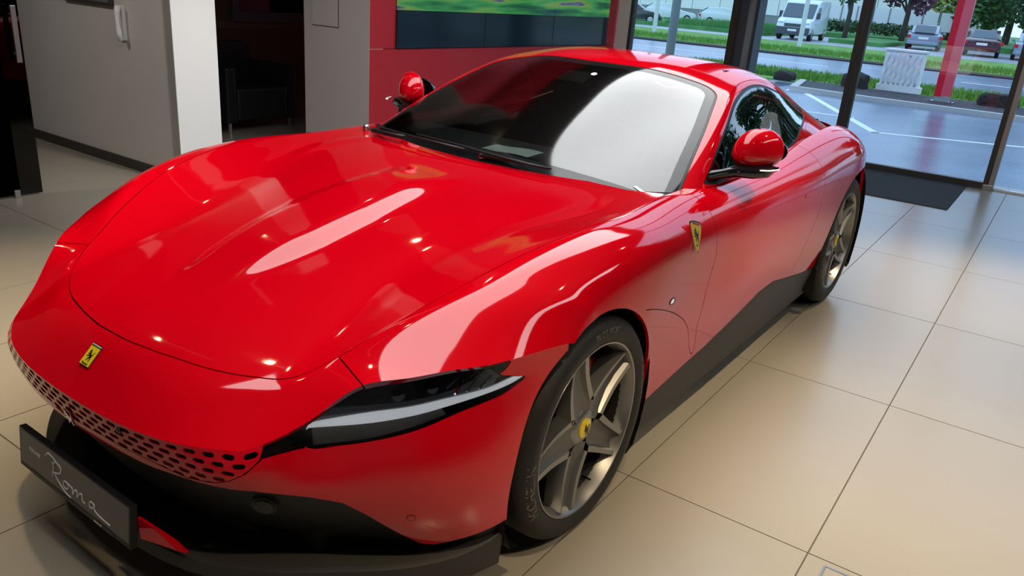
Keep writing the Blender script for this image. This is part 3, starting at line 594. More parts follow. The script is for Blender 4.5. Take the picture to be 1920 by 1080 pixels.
G_NET = [  # greenhouse: rows from the cowl over the roof to the tail, columns centre to belt
 [(-.55,0,.868),(-.575,.25,.868),(-.64,.5,.868),(-.81,.735,.875),(-.87,.78,.870),(-.92,.81,.855),(-.96,.835,.83)],
 [(-.835,0,1.008),(-.855,.245,1.000),(-.925,.47,.985),(-1.062,.688,1.002),(-1.115,.728,.993),(-1.19,.770,.935),(-1.26,.82,.84)],
 [(-1.11,0,1.128),(-1.13,.24,1.118),(-1.20,.445,1.10),(-1.305,.628,1.108),(-1.355,.674,1.098),(-1.43,.738,1.0),(-1.5,.82,.85)],
 [(-1.40,0,1.234),(-1.42,.24,1.224),(-1.465,.42,1.200),(-1.53,.568,1.185),(-1.57,.628,1.163),(-1.63,.71,1.035),(-1.68,.81,.86)],
 [(-1.72,0,1.272),(-1.74,.235,1.265),(-1.78,.41,1.245),(-1.82,.553,1.216),(-1.85,.620,1.178),(-1.88,.705,1.035),(-1.9,.80,.87)],
 [(-2.1,0,1.248),(-2.1,.225,1.242),(-2.11,.40,1.226),(-2.12,.54,1.193),(-2.13,.608,1.150),(-2.14,.695,1.02),(-2.15,.785,.885)],
 [(-2.5,0,1.178),(-2.5,.22,1.170),(-2.5,.385,1.148),(-2.5,.518,1.108),(-2.5,.590,1.062),(-2.5,.672,.985),(-2.5,.76,.91)],
 [(-2.9,0,1.07),(-2.9,.21,1.062),(-2.9,.37,1.035),(-2.9,.50,.992),(-2.9,.585,.958),(-2.9,.66,.92),(-2.9,.73,.88)],
 [(-3.25,0,.965),(-3.25,.2,.957),(-3.25,.35,.938),(-3.25,.47,.908),(-3.25,.55,.88),(-3.25,.62,.85),(-3.25,.68,.82)],
 [(-3.57,0,.885),(-3.57,.18,.88),(-3.56,.32,.868),(-3.55,.42,.85),(-3.54,.49,.83),(-3.53,.55,.81),(-3.52,.60,.78)],
]

def snap_top(G, curve):
    """make the first point of every column lie on the leading edge of the upper surface"""
    t = G[:, 0]; d = np.linalg.norm(curve[None]-t[:, None], axis=2); j = d.argmin(1); off = curve[j]-t; v = np.linspace(0, 1, G.shape[1])
    return G+off[:, None]*((1-np.clip(v/.25, 0, 1))**2)[None, :, None]
def lead_edge(): return netsurf(A_NET, 0, 0, np.array([0.]), np.linspace(0, 1, 3000))[0]

def bulge(G):
    """raised centre of the bonnet with soft flanks"""
    G = G.copy(); X, Y = G[..., 0], np.abs(G[..., 1])
    yc = np.interp(X, [-.4, -.2, .1, .3, .5, .62], [.118, .120, .138, .130, .100, .075]); w = np.interp(X, [-.3, .1, .55], [.07, .075, .045])
    h = .034*np.clip((X+.42)/.34, 0, 1)**2*(3-2*np.clip((X+.42)/.34, 0, 1))*np.clip((.68-X)/.34, 0, 1)**2*(3-2*np.clip((.68-X)/.34, 0, 1))
    t = np.clip((yc+w-Y)/(2*w), 0, 1); G[..., 2] += h*(t*t*t*(t*(6*t-15)+10))
    return G
# outlines traced on the finished body surface
HL_PTS = [(0.781, 0.559), (0.724, 0.603), (0.662, 0.651), (0.595, 0.668), (0.519, 0.679), (0.443, 0.689), (0.381, 0.689), (0.392, 0.67), (0.406, 0.658), (0.371, 0.647), (0.333, 0.635), (0.362, 0.622), (0.403, 0.608), (0.468, 0.597), (0.523, 0.583), (0.605, 0.551), (0.673, 0.527), (0.715, 0.516), (0.758, 0.512)]
GR_PTS = [(-0.05, 0.6), (0.537, 0.6), (0.561, 0.495), (0.546, 0.467), (0.513, 0.444), (0.476, 0.43), (0.402, 0.419), (0.286, 0.429), (0.13, 0.437), (0, 0.433), (-0.05, 0.433)]
RC_PTS = [(0.529, 0.56), (0.545, 0.503), (0.558, 0.496), (0.613, 0.511), (0.6, 0.58)]
ZL = [(0, 0.407), (0.3, 0.409), (0.471, 0.419), (0.549, 0.418), (0.64, 0.398), (0.69, 0.379), (0.721, 0.342), (0.762, 0.273), (0.793, 0.224), (0.813, 0.217), (0.862, 0.233), (0.913, 0.255), (0.97, 0.265)]
DRL_UP = [(0.751, 0.611, 0.565), (0.739, 0.621, 0.572), (0.661, 0.697, 0.591), (0.593, 0.766, 0.605), (0.535, 0.812, 0.618), (0.446, 0.866, 0.631), (0.382, 0.888, 0.642), (0.346, 0.898, 0.648)]
DRL_DN = [(0.755, 0.61, 0.553), (0.747, 0.616, 0.557), (0.665, 0.702, 0.567), (0.598, 0.771, 0.584), (0.54, 0.817, 0.6), (0.447, 0.868, 0.618), (0.383, 0.89, 0.627), (0.339, 0.901, 0.637)]
DRL_LO = [(0.75, 0.624, 0.516), (0.672, 0.709, 0.533), (0.604, 0.778, 0.559), (0.533, 0.828, 0.585)]
SENSOR = (0.61, 0.798, 0.329)
RADAR = (0.831, 0.543, 0.35)
# ---------------------------------------------------------------- the red sports car
mat('carbon_black', (.007, .007, .008), .5); mat('seal_black', (.004, .004, .004), .4); mat('frit_black', (.010, .011, .012), .08, spec=.5)
mat('lip_grey', (.035, .034, .033), .55); mat('barrel_dark', (.008, .008, .008), .7); mat('rim_grey', (.30, .297, .29), .36, .9); mat('rim_inner', (.15, .148, .142), .42, .5); mat('tyre', (.016, .015, .014), .62, bump=(60, .08)); mat('tyre_text', (.13, .12, .10), .6)
mat('caliper_red', (.30, .004, .01), .3, coat=1); mat('disc', (.12, .12, .12), .35, .9); mat('emblem_yellow', (.85, .62, .02), .25, coat=1); mat('emblem_black', (.01, .01, .01), .4)
mat('lamp_white', (.82, .83, .84), .2, coat=1, emit=(.8, .85, .9), estr=.3); mat('lamp_grey', (.30, .29, .26), .15, coat=1); mat('interior_black', (.012, .012, .012), .6); mat('interior_grey', (.05, .05, .05), .6); mat('plate_grey', (.14, .13, .11), .4)  # lamp_white: lamps are unlit, faint glow added to brighten the plastic
mat('plate_script', (.7, .7, .67), .4); mat('paper', (.80, .86, .80), .7); mat('emblem_green', (.0, .2, .05), .4); mat('emblem_red', (.6, .01, .02), .4)
glass_mat('windscreen_glass', (.42, .47, .45), 2.0, 1.5, .07); glass_mat('side_glass', (.16, .19, .18), 1.8, 1.5); glass_mat('lamp_glass', (.93, .93, .93), 1.0)
XO, YO, YAW = -.905, -.356, -.0129
car = empty('sports_car', (XO, YO, 0), -(math.pi/2-YAW)); tag(car, 'glossy red sports coupe standing on the beige tiled floor', 'car')
g = .0017
PA = Patch.from_grid(bulge(netsurf(A_NET, 400, 520))); LEAD = lead_edge(); LEAD = LEAD[LEAD[:, 2] > .49]; PB = Patch.from_grid(snap_top(netsurf(B_NET, 320, 170), LEAD)); PG = Patch.from_grid(netsurf(G_NET, 300, 260))
FA = (.012, .335, .378); RA = (-2.665, .348, .405)
def arch(p, c=FA): return np.hypot(p.X-c[0], p.Z-c[1])-c[2]
def two(p, name, m, depth=.008, label=None):
    out = []
    for q in (p, p.mirror()): out.append(q.build(name, m, car, depth))
    return out

# --- bonnet, nose, wings, doors, rear quarters from the one body surface
half = [(.852, 0), (.848, .07), (.836, .148), (.826, .197), (.801, .294), (.773, .37), (.746, .426), (.72, .472), (.691, .507), (.655, .535), (.613, .559), (.557, .582), (.477, .619), (.39, .653), (.317, .68), (.263, .696), (.155, .72), (.019, .743), (-.14, .758), (-.384, .760), (-.579, .750), (-.665, .741), (-.697, .733), (-.705, .715), (-.66, .61), (-.612, .50), (-.588, .40), (-.572, .25), (-.562, .12), (-.56, 0)]
hs = poly_spline(half, 6); HOOD = np.concatenate([hs, (hs*[1, -1])[::-1]])
sh = sdf(HOOD, PA.X, PA.Y)
hood = PA.clip(sh-g).both().build('bonnet', 'red_paint', car, .012)
rest = PA.clip(-sh-g)
fs_ = lambda p: p.X-(.613+(p.Y-.559)*.33)
nose = rest.clip(fs_(rest)-g)
nose.both().build('nose_panel', 'red_paint', car, .01)
side = rest.clip(-fs_(rest)-g)
cowl = side.clip(.742-side.Y); cowl = cowl.clip(-.5-cowl.X); cowl = cowl.clip(cowl.X+1.0)
cowl.offset(-.014).both().build('cowl', 'carbon_black', car, .0)
side = side.clip(np.maximum(side.X+.66, side.Y-.742)); side = side.clip(np.maximum(side.X+.93, side.Y-.772)) 
DF = [(.95, -.80), (.90, -.805), (.86, -.80), (.82, -.797), (.757, -.812), (.686, -.819), (.57, -.775), (.426, -.765), (.327, -.815), (.2, -.84)]
DR = [(1.0, -2.0), (.90, -2.01), (.80, -2.03), (.73, -2.024), (.63, -2.011), (.533, -1.959), (.456, -1.905), (.38, -1.86), (.2, -1.8)]
SK = [(.6, .22), (-.36, .232), (-.452, .238), (-.933, .281), (-1.2, .335), (-1.425, .385), (-1.593, .39), (-2.029, .318), (-2.3, .29), (-3.6, .29)]
side = side.clip(arch(side)); side = side.clip(arch(side, RA)); side = side.clip(side.Z-interp(SK, side.X))
df = side.X-interp(DF, side.Z); dr = side.X-interp(DR, side.Z)
wing = side.clip(df-g)
FL = [(-.2, .66), (-.304, .634), (-.40, .602), (-.486, .567), (-.56, .53), (-.609, .501), (-.66, .46), (-.701, .415), (-.74, .36), (-.80, .30), (-.9, .28)]
fl = np.where(wing.X < -.25, wing.Z-interp(FL, wing.X), 1.0)
two(wing.clip(fl-g), 'front_wing', 'red_paint', .014)
two(wing.clip(-fl-g), 'wing_rear_panel', 'red_paint', .010)
d_ = side.clip(-df-g); d_ = d_.clip(d_.X-interp(DR, d_.Z)-g)
doors = two(d_, 'door', 'red_paint', .010)
quarters = two(side.clip(-dr-g), 'rear_quarter', 'red_paint', .014)
# dark inner shell behind the gaps
sk = PA.offset(-.011); sk = sk.clip(arch(sk)); sk = sk.clip(arch(sk, RA)); sk = sk.clip(sk.Z-interp(SK, sk.X)); sk = sk.clip(np.maximum(sk.X+.70, sk.Y-.76))
sk.both().build('inner_shell', 'seal_black', car, 0)

# --- front bumper strip
HL = poly_spline(HL_PTS, 4, True); GR = GR_PTS; RC = RC_PTS
def hlf(p): return np.where(p.Y > .55, sdf(HL, p.X, p.Z), -.2)
h_ = hlf(PB); lens = PB.clip(h_-.0012)
bum = PB.clip(-h_-.0008); bum = bum.clip(-sdf(GR, bum.Y, bum.Z)-.0012); bum = bum.clip(-sdf(RC, bum.Y, bum.Z)-.0005)
bum = bum.clip(bum.Z-interp(ZL, bum.Y)); bum = bum.clip(arch(bum))
bumper = bum.both().build('front_bumper', 'red_paint', car, .012)
rec = PB.clip(sdf(RC, PB.Y, PB.Z)); rec = rec.clip(-hlf(rec)-.001)
two(rec.offset(-.02), 'lamp_recess', 'black_gloss', .0); 
# grille: punched sheet
GG = netsurf(B_NET, 0, 0, np.linspace(0, .44, 620), np.linspace(0, .40, 110)); GG = GG+(snap_top(netsurf(B_NET, 0, 0, np.linspace(0, .44, 620), np.array([0., 1.])), LEAD)[:, :1]-GG[:, :1])*((1-np.clip(np.linspace(0, .40, 110)/.25, 0, 1))**2)[None, :, None]; gp = Patch.from_grid(GG)
gp = gp.clip(sdf(GR, gp.Y, gp.Z)-.0012)
gp = gp.clip(.62-np.hypot(gp.X-.9, gp.Y)) if False else gp
top = GG[:, 0]; arc = np.concatenate([[0], np.cumsum(np.linalg.norm(np.diff(top[:, :2], axis=0), axis=1))])
s_ = arc[np.clip(np.round(gp.U*619).astype(int), 0, 619)]; s_ = np.interp(gp.U*619, np.arange(620), arc); zt = np.interp(gp.U*619, np.arange(620), top[:, 2])
dep = zt-gp.Z; row = np.clip(np.round((dep-.013)/.0172), 0, 4); dz = dep-(.013+.0172*row); pitch = .047
ss = s_+np.where(row % 2 == 1, pitch/2, 0); ds = ss-np.round(ss/pitch)*pitch
wid = np.interp(s_, [0, .3, .6], [.0165, .0160, .0135])
hole = np.maximum(np.maximum(np.abs(ds)-wid, np.abs(dz)-.0056), (np.abs(ds)-wid)*.6+(np.abs(dz)-.0056)*.8+.0028)
hole = np.where((s_ > .59) | (dep > .094), 1.0, hole)
grille = gp.clip(hole).both().build('grille', 'red_paint', car, .006)
gb = PB.clip(sdf(GR, PB.Y, PB.Z)+.01).offset(-.035).both().build('grille_backing', 'seal_black', car, 0)
# lower intake and chin
low = PB.clip(interp(ZL, PB.Y)+.012-PB.Z); low = low.clip(arch(low)-.004)
low.offset(-.022).both().build('lower_intake', 'carbon_black', car, .02)
lipP = poly_spline([(.945, 0), (.935, .2), (.90, .36), (.82, .52), (.715, .65), (.612, .765), (.51, .845), (.43, .885), (.375, .903)], 8)
def lip_sec(x, y, t):
    zt = .150+.06*t**3; n = np.array([x-.2, y]); n = n/np.linalg.norm(n); k = lambda o, z: (x+n[0]*o, y+n[1]*o, z)
    return [k(-.12, zt+.01), k(-.02, zt+.004), k(-.004, zt-.004), k(0, zt-.016), k(-.006, .105), k(-.02, .100), k(-.2, .100)]
G_ = np.array([lip_sec(x, y, i/(len(lipP)-1)) for i, (x, y) in enumerate(lipP)]); G_ = np.concatenate([(G_*[1, -1, 1])[::-1], G_[1:]])
MB().grid(G_).build('front_lip', 'lip_grey', car, smooth=35)
for s in (1, -1):
    pts = [(.955, .222, .236), (.955, .230, .178), (.922, .330, .176), (.912, .350, .173), (.918, .315, .190), (.938, .268, .216)]
    V = [(x, s*y, z) for x, y, z in pts]+[(x-.008, s*y, z) for x, y, z in pts]; n = len(pts)
    MB().add(V, [tuple(range(n)), tuple(range(n, 2*n))[::-1]]+[(i, (i+1) % n, n+(i+1) % n, n+i) for i in range(n)]).build('chin_fin', 'red_paint', car)

# --- headlights
for s in (1, -1):
    L = lens if s > 0 else lens.mirror()
    hl = L.offset(-.045).build('headlight', 'black_gloss', car, -.043)
    L.build('lens', 'lamp_glass', hl, 0)
    up = np.array(DRL_UP); dn = np.array(DRL_DN)
    a, b = poly_spline(up, 8), poly_spline(dn, 8); n = np.array([.64, .62, .44]); n /= np.linalg.norm(n); a = a-n*.010; b = b-n*.010
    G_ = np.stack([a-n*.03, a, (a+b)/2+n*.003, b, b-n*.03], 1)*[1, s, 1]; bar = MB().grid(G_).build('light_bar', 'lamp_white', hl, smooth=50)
    c = poly_spline(DRL_LO, 8)-n*.014; b2 = poly_spline(DRL_DN[1:5], 8)-n*.012
    m_ = min(len(c), len(b2)); MB().grid(np.stack([b2[:m_], c[:m_]], 1)*[1, s, 1]).build('lower_lens', 'lamp_grey', hl, smooth=True)
    for (x, y, z, r) in ((.60, .735, .632, .020), (.54, .785, .645, .018)):
        MB().lathe([(.001, .012), (r*.5, .009), (r*.85, 0), (r, -.008), (r*1.15, -.008), (r*1.15, -.03)], 20, 'x', (0, 0, 0)).build('projector', 'frit_black', hl, smooth=40, loc=tuple(np.array([x, s*y, z])-np.array([.025, s*.02, .022])), rot=(0, -.45, s*.75))
    for q in range(3):
        p0 = np.array([.47-.03*q, .822+.02*q, .655]); p1 = np.array([.515-.03*q, .835+.012*q, .632]); MB().tube([tuple((p0-n*.012)*[1, s, 1]), tuple((p1-n*.012)*[1, s, 1])], .004, 6).build('trim_blade', 'chrome' if q == 0 else 'lamp_grey', hl)

# --- windscreen, roof, side glass from the greenhouse surface
WSh = [(-1.39, 0), (-1.41, .14), (-1.439, .262), (-1.47, .397), (-1.478, .489), (-1.462, .541), (-1.428, .578), (-1.378, .598), (-1.294, .622), (-1.181, .654), (-1.071, .681), (-.95, .708), (-.84, .734), (-.72, .76), (-.5, .7), (-.40, .4), (-.38, 0)]
ws = poly_spline(WSh[:14], 8); WS = np.concatenate([ws, WSh[14:], (np.array(WSh[14:])*[1, -1])[::-1], (ws*[1, -1])[::-1]])
DLO = poly_spline([(-.945, .896), (-.977, .914), (-1.156, 1.005), (-1.264, 1.056), (-1.413, 1.123), (-1.541, 1.160), (-1.666, 1.182), (-1.786, 1.187), (-1.908, 1.174), (-2.123, 1.131), (-2.36, 1.073), (-2.53, 1.034), (-2.47, 1.005), (-2.222, .965), (-2.046, .93), (-1.797, .912), (-1.4, .898), (-1.05, .888)], 5, True)
RW = poly_spline([(-2.22, 0), (-2.24, .25), (-2.32, .385), (-2.6, .405), (-2.95, .40), (-3.05, .34), (-3.08, 0)], 8); RW = np.concatenate([RW, (RW*[1, -1])[::-1]])
sw = sdf(WS, PG.X, PG.Y)
scr = PG.clip(sw)
fr = lambda p: np.minimum(sdf(WS, p.X, p.Y)-.048, (-.655-.16*p.Y**2)-p.X)
scr_in = scr.clip(sdf(WS, scr.X, scr.Y)-.009)
gl = scr_in.clip(fr(scr_in)); windscreen = gl.both().build('windscreen', 'windscreen_glass', car, 0)
scr_in.clip(-fr(scr_in)).both().build('windscreen_border', 'frit_black', windscreen, 0)
scr.clip(.0095-sdf(WS, scr.X, scr.Y)).offset(-.002).both().build('windscreen_seal', 'seal_black', windscreen, 0)
def dl(p): return np.where((p.Y > .45), sdf(DLO, p.X, p.Z), -.5)
body = PG.clip(-sw-.0015); sd = dl(body)
roof = body.clip(-sd-.0165)
rw_ = sdf(RW, roof.X, roof.Y); rg_ = roof.clip(rw_-.01); roofp = roof.clip(-rw_-.002)
roofp = roofp.clip(np.where(roofp.Y > .45, roofp.Z-.865, 1))
roofp.both().build('roof', 'red_paint', car, .010); rg_.both().build('rear_window', 'black_gloss', car, 0)
fr_ = PG.clip(-sw-.0015); s2 = dl(fr_); fr_ = fr_.clip(s2+.0155); s2 = dl(fr_); frame = fr_.clip(-s2-.001)
frame = frame.clip(frame.Z-.885); sg = fr_.clip(s2)
for q, dr_ in ((1, doors[0]), (-1, doors[1])):
    f_ = frame if q > 0 else frame.mirror(); f_.build('window_surround', 'red_paint', dr_, .012)
    b_ = sg.clip(.010-dl(sg)); (b_ if q > 0 else b_.mirror()).offset(-.002).build('window_seal', 'seal_black', dr_, 0)
    in_ = sg.clip(dl(sg)-.0098); ln = (in_.X+1.775)*.58+(in_.Z-1.165)*.815
    ln = (in_.X+1.80)-(1.165-in_.Z)*(-1.38)
    gd_ = in_.clip(ln-.018); gq = in_.clip(-ln-.018); pil = in_.clip(.019-np.abs(ln))
    (gd_ if q > 0 else gd_.mirror()).build('side_window', 'side_glass', dr_, 0)
    (gq if q > 0 else gq.mirror()).build('quarter_window', 'side_glass', quarters[0 if q > 0 else 1], 0)
    (pil if q > 0 else pil.mirror()).offset(.001).build('window_divider', 'black_gloss', dr_, 0)
# --- sills, tail, floor pan, arch liners
for s in (1, -1):
    xs = np.linspace(-.30, -2.36, 40); P = []
    ds_ = PA.D
    for x in xs:
        z = float(interp(SK, np.array([x]))[0]); m_ = (np.abs(ds_[:, 0]-x) < .03) & (np.abs(ds_[:, 2]-z) < .03) & (ds_[:, 1] > .7); y = ds_[m_, 1].mean() if m_.any() else .89
        P.append([(x, s*(y-.03), z+.02), (x, s*(y-.004), z+.004), (x, s*(y-.002), z-.02), (x, s*(.872+.012*math.sin((x+.3)/-2.06*3.14)), .150), (x, s*.868, .118), (x, s*.84, .11), (x, s*.70, .115)])
    MB().grid(P).build('side_skirt', 'lip_grey', car, smooth=40)
last = np.array(A_NET[-1]); r1 = last*[1, .93, 1]+[-.045, 0, 0]; r1[:, 2] = .5+(r1[:, 2]-.5)*.9; r2 = r1*[1, .5, 1]+[-.015, 0, 0]; r2[:, 2] = .5+(r2[:, 2]-.5)*.8; r3 = r2*[1, 0, 1]
T_ = netsurf(np.stack([last, r1, r2, r3]), 24, 60); pt = Patch.from_grid(T_); pt.D[:, 3:6] *= 1
tail = MB().grid(np.concatenate([(T_*[1, -1, 1]), T_[::-1]], 0)).build('rear_bumper', 'red_paint', car, smooth=60, weld=True)
for s in (1, -1): MB().box(-3.66, -3.60, s*.36-.08, s*.36+.08, .74, .77).build('tail_light', 'tail_red', car, bevel=.008)
MB().box(-3.4, .70, -.58, .58, .115, .33).build('floor_pan', 'carbon_black', car)
def liner(c, R, y0, y1):
    G = []
    for k in range(25):
        a = math.radians(-40+k*260/24); G.append([(c[0]+R*math.cos(a), y, max(c[1]+R*math.sin(a), .13)) for y in (y0, y1)])
    return G
for s in (1, -1):
    for c, n0 in ((FA, .915), (RA, .93)):
        m_ = MB().grid(liner((c[0], c[1]), c[2]+.012, s*.56, s*n0)); G = liner((c[0], c[1]), c[2]+.012, s*.56, s*n0)
        m_.add([(c[0], s*.56, c[1])]+[p[0] for p in G], [(0, i, i+1) for i in range(1, len(G))])
        m_.build('arch_liner', 'seal_black', car, fix=False)

# --- emblem outlines
HORSE = [(.10, .74), (.20, .86), (.27, .97), (.32, .90), (.41, .84), (.46, .74), (.52, .64), (.62, .58), (.72, .55), (.79, .60), (.84, .74), (.95, .84), (.90, .70), (.88, .56), (.82, .46), (.80, .36), (.87, .24), (.82, .10), (.84, .02), (.72, .0), (.75, .12), (.74, .22), (.66, .32), (.58, .26), (.46, .18), (.40, .05), (.28, .03), (.34, .14), (.38, .26), (.50, .38), (.44, .46), (.34, .42), (.22, .34), (.12, .40), (.05, .36), (.08, .46), (.22, .44), (.34, .54), (.26, .56), (.14, .53), (.04, .60), (.10, .64), (.26, .64), (.32, .68), (.26, .74), (.18, .70), (.12, .69)]
def plate_mesh(pts, t, h0=0.0):
    return MB().prism(pts, 'z', h0, h0+t)
def horse(w, h, x0, y0, t, h0): return plate_mesh([(x0+(px-.5)*w, y0+(py-.5)*h) for px, py in HORSE], t, h0)
def frame_at(P, N, up):
    z = Vector(N).normalized(); y = (Vector(up)-z*Vector(up).dot(z)).normalized(); x = y.cross(z); M_ = Matrix((x, y, z)).transposed().to_4x4(); M_.translation = Vector(P); return M_
def surf_at(patch, P):
    d = np.linalg.norm(patch.D[:, :3]-np.array(P), axis=1); i = d.argmin(); return patch.D[i, :3], patch.D[i, 3:6]
def text_mesh(body, size, t=.0006):
    cu = bpy.data.curves.new('lettering', 'FONT'); cu.body = body; cu.size = size; cu.align_x = 'CENTER'; cu.align_y = 'CENTER'; cu.extrude = t
    o = bpy.data.objects.new('lettering', cu); me = bpy.data.meshes.new_from_object(o); bpy.data.objects.remove(o); return me
# bonnet badge
P, N = surf_at(nose, (.906, 0, .580)); bd = plate_mesh([(-.021, -.031), (.021, -.031), (.021, .031), (-.021, .031)], .003).build('nose_badge', 'chrome', car, bevel=.0008); bd.matrix_local = frame_at(Vector(P)+Vector(N)*.0005, N, (-1, 0, .6))
bd['label'] = 'rectangular yellow badge with a black rearing horse'
plate_mesh([(-.019, -.029), (.019, -.029), (.019, .021), (-.019, .021)], .0006, .0032).build('badge_field', 'emblem_yellow', bd); horse(.024, .034, 0, -.002, .0006, .0038).build('horse', 'emblem_black', bd)
for k, cname in enumerate(('emblem_green', 'plate_white', 'emblem_red')): plate_mesh([(-.019, .0225+k*.0024), (.019, .0225+k*.0024), (.019, .0245+k*.0024), (-.019, .0245+k*.0024)], .0006, .0032).build('badge_stripe', cname, bd)
tm = text_mesh('Ferrari', .0085); o = link('badge_lettering', tm, 'emblem_black', bd, loc=(0, -.0245, .0042))
# wing shields
SH = poly_spline([(-.5, .92), (0, 1.0), (.5, .92), (.52, .55), (.42, .1), (.22, -.55), (0, -1.0), (-.22, -.55), (-.42, .1), (-.52, .55)], 4, True)
for s in (1, -1):
    P, N = surf_at(PA, (-.618, .897, .792)); P = Vector((P[0], s*P[1], P[2])); N = Vector((N[0], s*N[1], N[2]))
    sh_ = plate_mesh([(a*.082, b*.053) for a, b in SH], .004).build('wing_shield', 'chrome', car); sh_.matrix_local = frame_at(P+N*.0005, N, (-.28, 0, 1)); sh_['label'] = 'yellow shield with a black rearing horse'
    plate_mesh([(a*.075, b*.048-.001) for a, b in SH], .0008, .004).build('shield_field', 'emblem_yellow', sh_)
    hm = horse(.042*s, .052, 0, .006, .0008, .0048); hm.build('horse', 'emblem_black', sh_)
    plate_mesh([(-.028, .040), (.028, .040), (.027, .045), (-.027, .045)], .0008, .0048).build('shield_stripe', 'emblem_red', sh_)
    o = link('shield_lettering', text_mesh('S F', .012), 'emblem_black', sh_, loc=(0, -.028, .0052))
    P, N = surf_at(PA, (-.464, .919, .613)); P = Vector((P[0], s*P[1], P[2])); N = Vector((N[0], s*N[1], N[2]))
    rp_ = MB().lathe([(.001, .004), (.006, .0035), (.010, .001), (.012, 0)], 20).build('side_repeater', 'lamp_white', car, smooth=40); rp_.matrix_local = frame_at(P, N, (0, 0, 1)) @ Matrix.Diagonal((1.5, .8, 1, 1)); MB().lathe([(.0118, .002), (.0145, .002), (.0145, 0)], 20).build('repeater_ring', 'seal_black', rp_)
    for p_ in (SENSOR,):
        P, N = surf_at(PB, p_); P = Vector((P[0], s*P[1], P[2])); N = Vector((N[0], s*N[1], N[2])); q_ = MB().lathe([(.001, .0012), (.009, .001), (.0095, 0)], 18).build('parking_sensor', 'red_paint', car, smooth=40); q_.matrix_local = frame_at(P, N, (0, 0, 1)); MB().lathe([(.0095, .0006), (.0112, .0006), (.0115, -.002)], 18).build('sensor_ring', 'seal_black', q_)
    # round radar cover in the intake
    P = Vector((RADAR[0]-.012, s*(RADAR[1]-.008), RADAR[2])); N = Vector((.80, s*.52, -.30)); rd = MB().lathe([(.001, .006), (.022, .005), (.024, .0), (.030, .002), (.031, -.01)], 24).build('intake_cap', 'lip_grey', car, smooth=40); rd.matrix_local = frame_at(P, N, (0, 0, 1))
# chrome horse on the grille
P, N = surf_at(PB, (.972, 0, .440)); hg = horse(.040, .045, 0, 0, .004, .001).build('grille_horse', 'chrome', car); hg.matrix_local = frame_at(Vector(P)+Vector(N)*.002, N, (0, 0, 1))
# small front camera in the grille
P, N = surf_at(PB, (.962, .215, .485)); cm = MB().lathe([(.001, .004), (.005, .004), (.009, .002), (.010, -.004)], 18).build('front_camera', 'black_gloss', car, smooth=40); cm.matrix_local = frame_at(P, N, (0, 0, 1))

# --- show plate with script
pl = MB().box(-.272, .272, -.058, .058, -.018, 0).build('show_plate', 'carbon_black', car, bevel=.002)
pl.matrix_local = frame_at((.996, -.006, .248), (1, 0, .10), (0, 0, 1)); pl['label'] = 'dark grey show plate with white script lettering'
MB().box(-.266, .266, -.043, .053, 0, .0008).build('plate_face', 'plate_grey', pl)
MB().box(-.20, .20, -.057, -.046, 0, .0012).build('plate_footer', 'lip_grey', pl)
def script(strokes, r):
    m = MB()
    for st in strokes:
        q = poly_spline(st, 6); m.tube([(a, b, .0016) for a, b in q], r, 6, flat=.5)
    return m
ROMA = [  # drawn on the plate face in metres
 [(-.125, .028), (-.112, .040), (-.085, .036), (-.060, .026)],
 [(-.085, .022), (-.088, .002), (-.092, -.018)], [(-.092, .020), (-.070, .030), (-.050, .024), (-.052, .008), (-.075, -.002), (-.092, -.004)], [(-.080, -.004), (-.060, -.020), (-.030, -.034), (0, -.040)],
 [(-.018, -.006), (-.032, -.006), (-.036, -.018), (-.026, -.025), (-.014, -.020), (-.012, -.010), (-.020, -.005), (-.004, -.006), (.008, -.010)],
 [(.008, -.006), (.012, -.024), (.018, -.012), (.030, -.006), (.034, -.024), (.042, -.010), (.054, -.006), (.058, -.022), (.070, -.024)],
 [(.112, -.008), (.098, -.006), (.090, -.016), (.096, -.024), (.108, -.018), (.114, -.008), (.114, -.020), (.124, -.026), (.150, -.030), (.185, -.031)]]
script(ROMA, .0027).build('script_lettering', 'plate_script', pl, smooth=True)
tm = text_mesh('FERRARI', .016); link('small_lettering', tm, 'plate_script', pl, loc=(-.185, .012, .0016))
tm = text_mesh('ferrari.com', .008); link('footer_lettering', tm, 'plate_script', pl, loc=(.13, -.0515, .002))

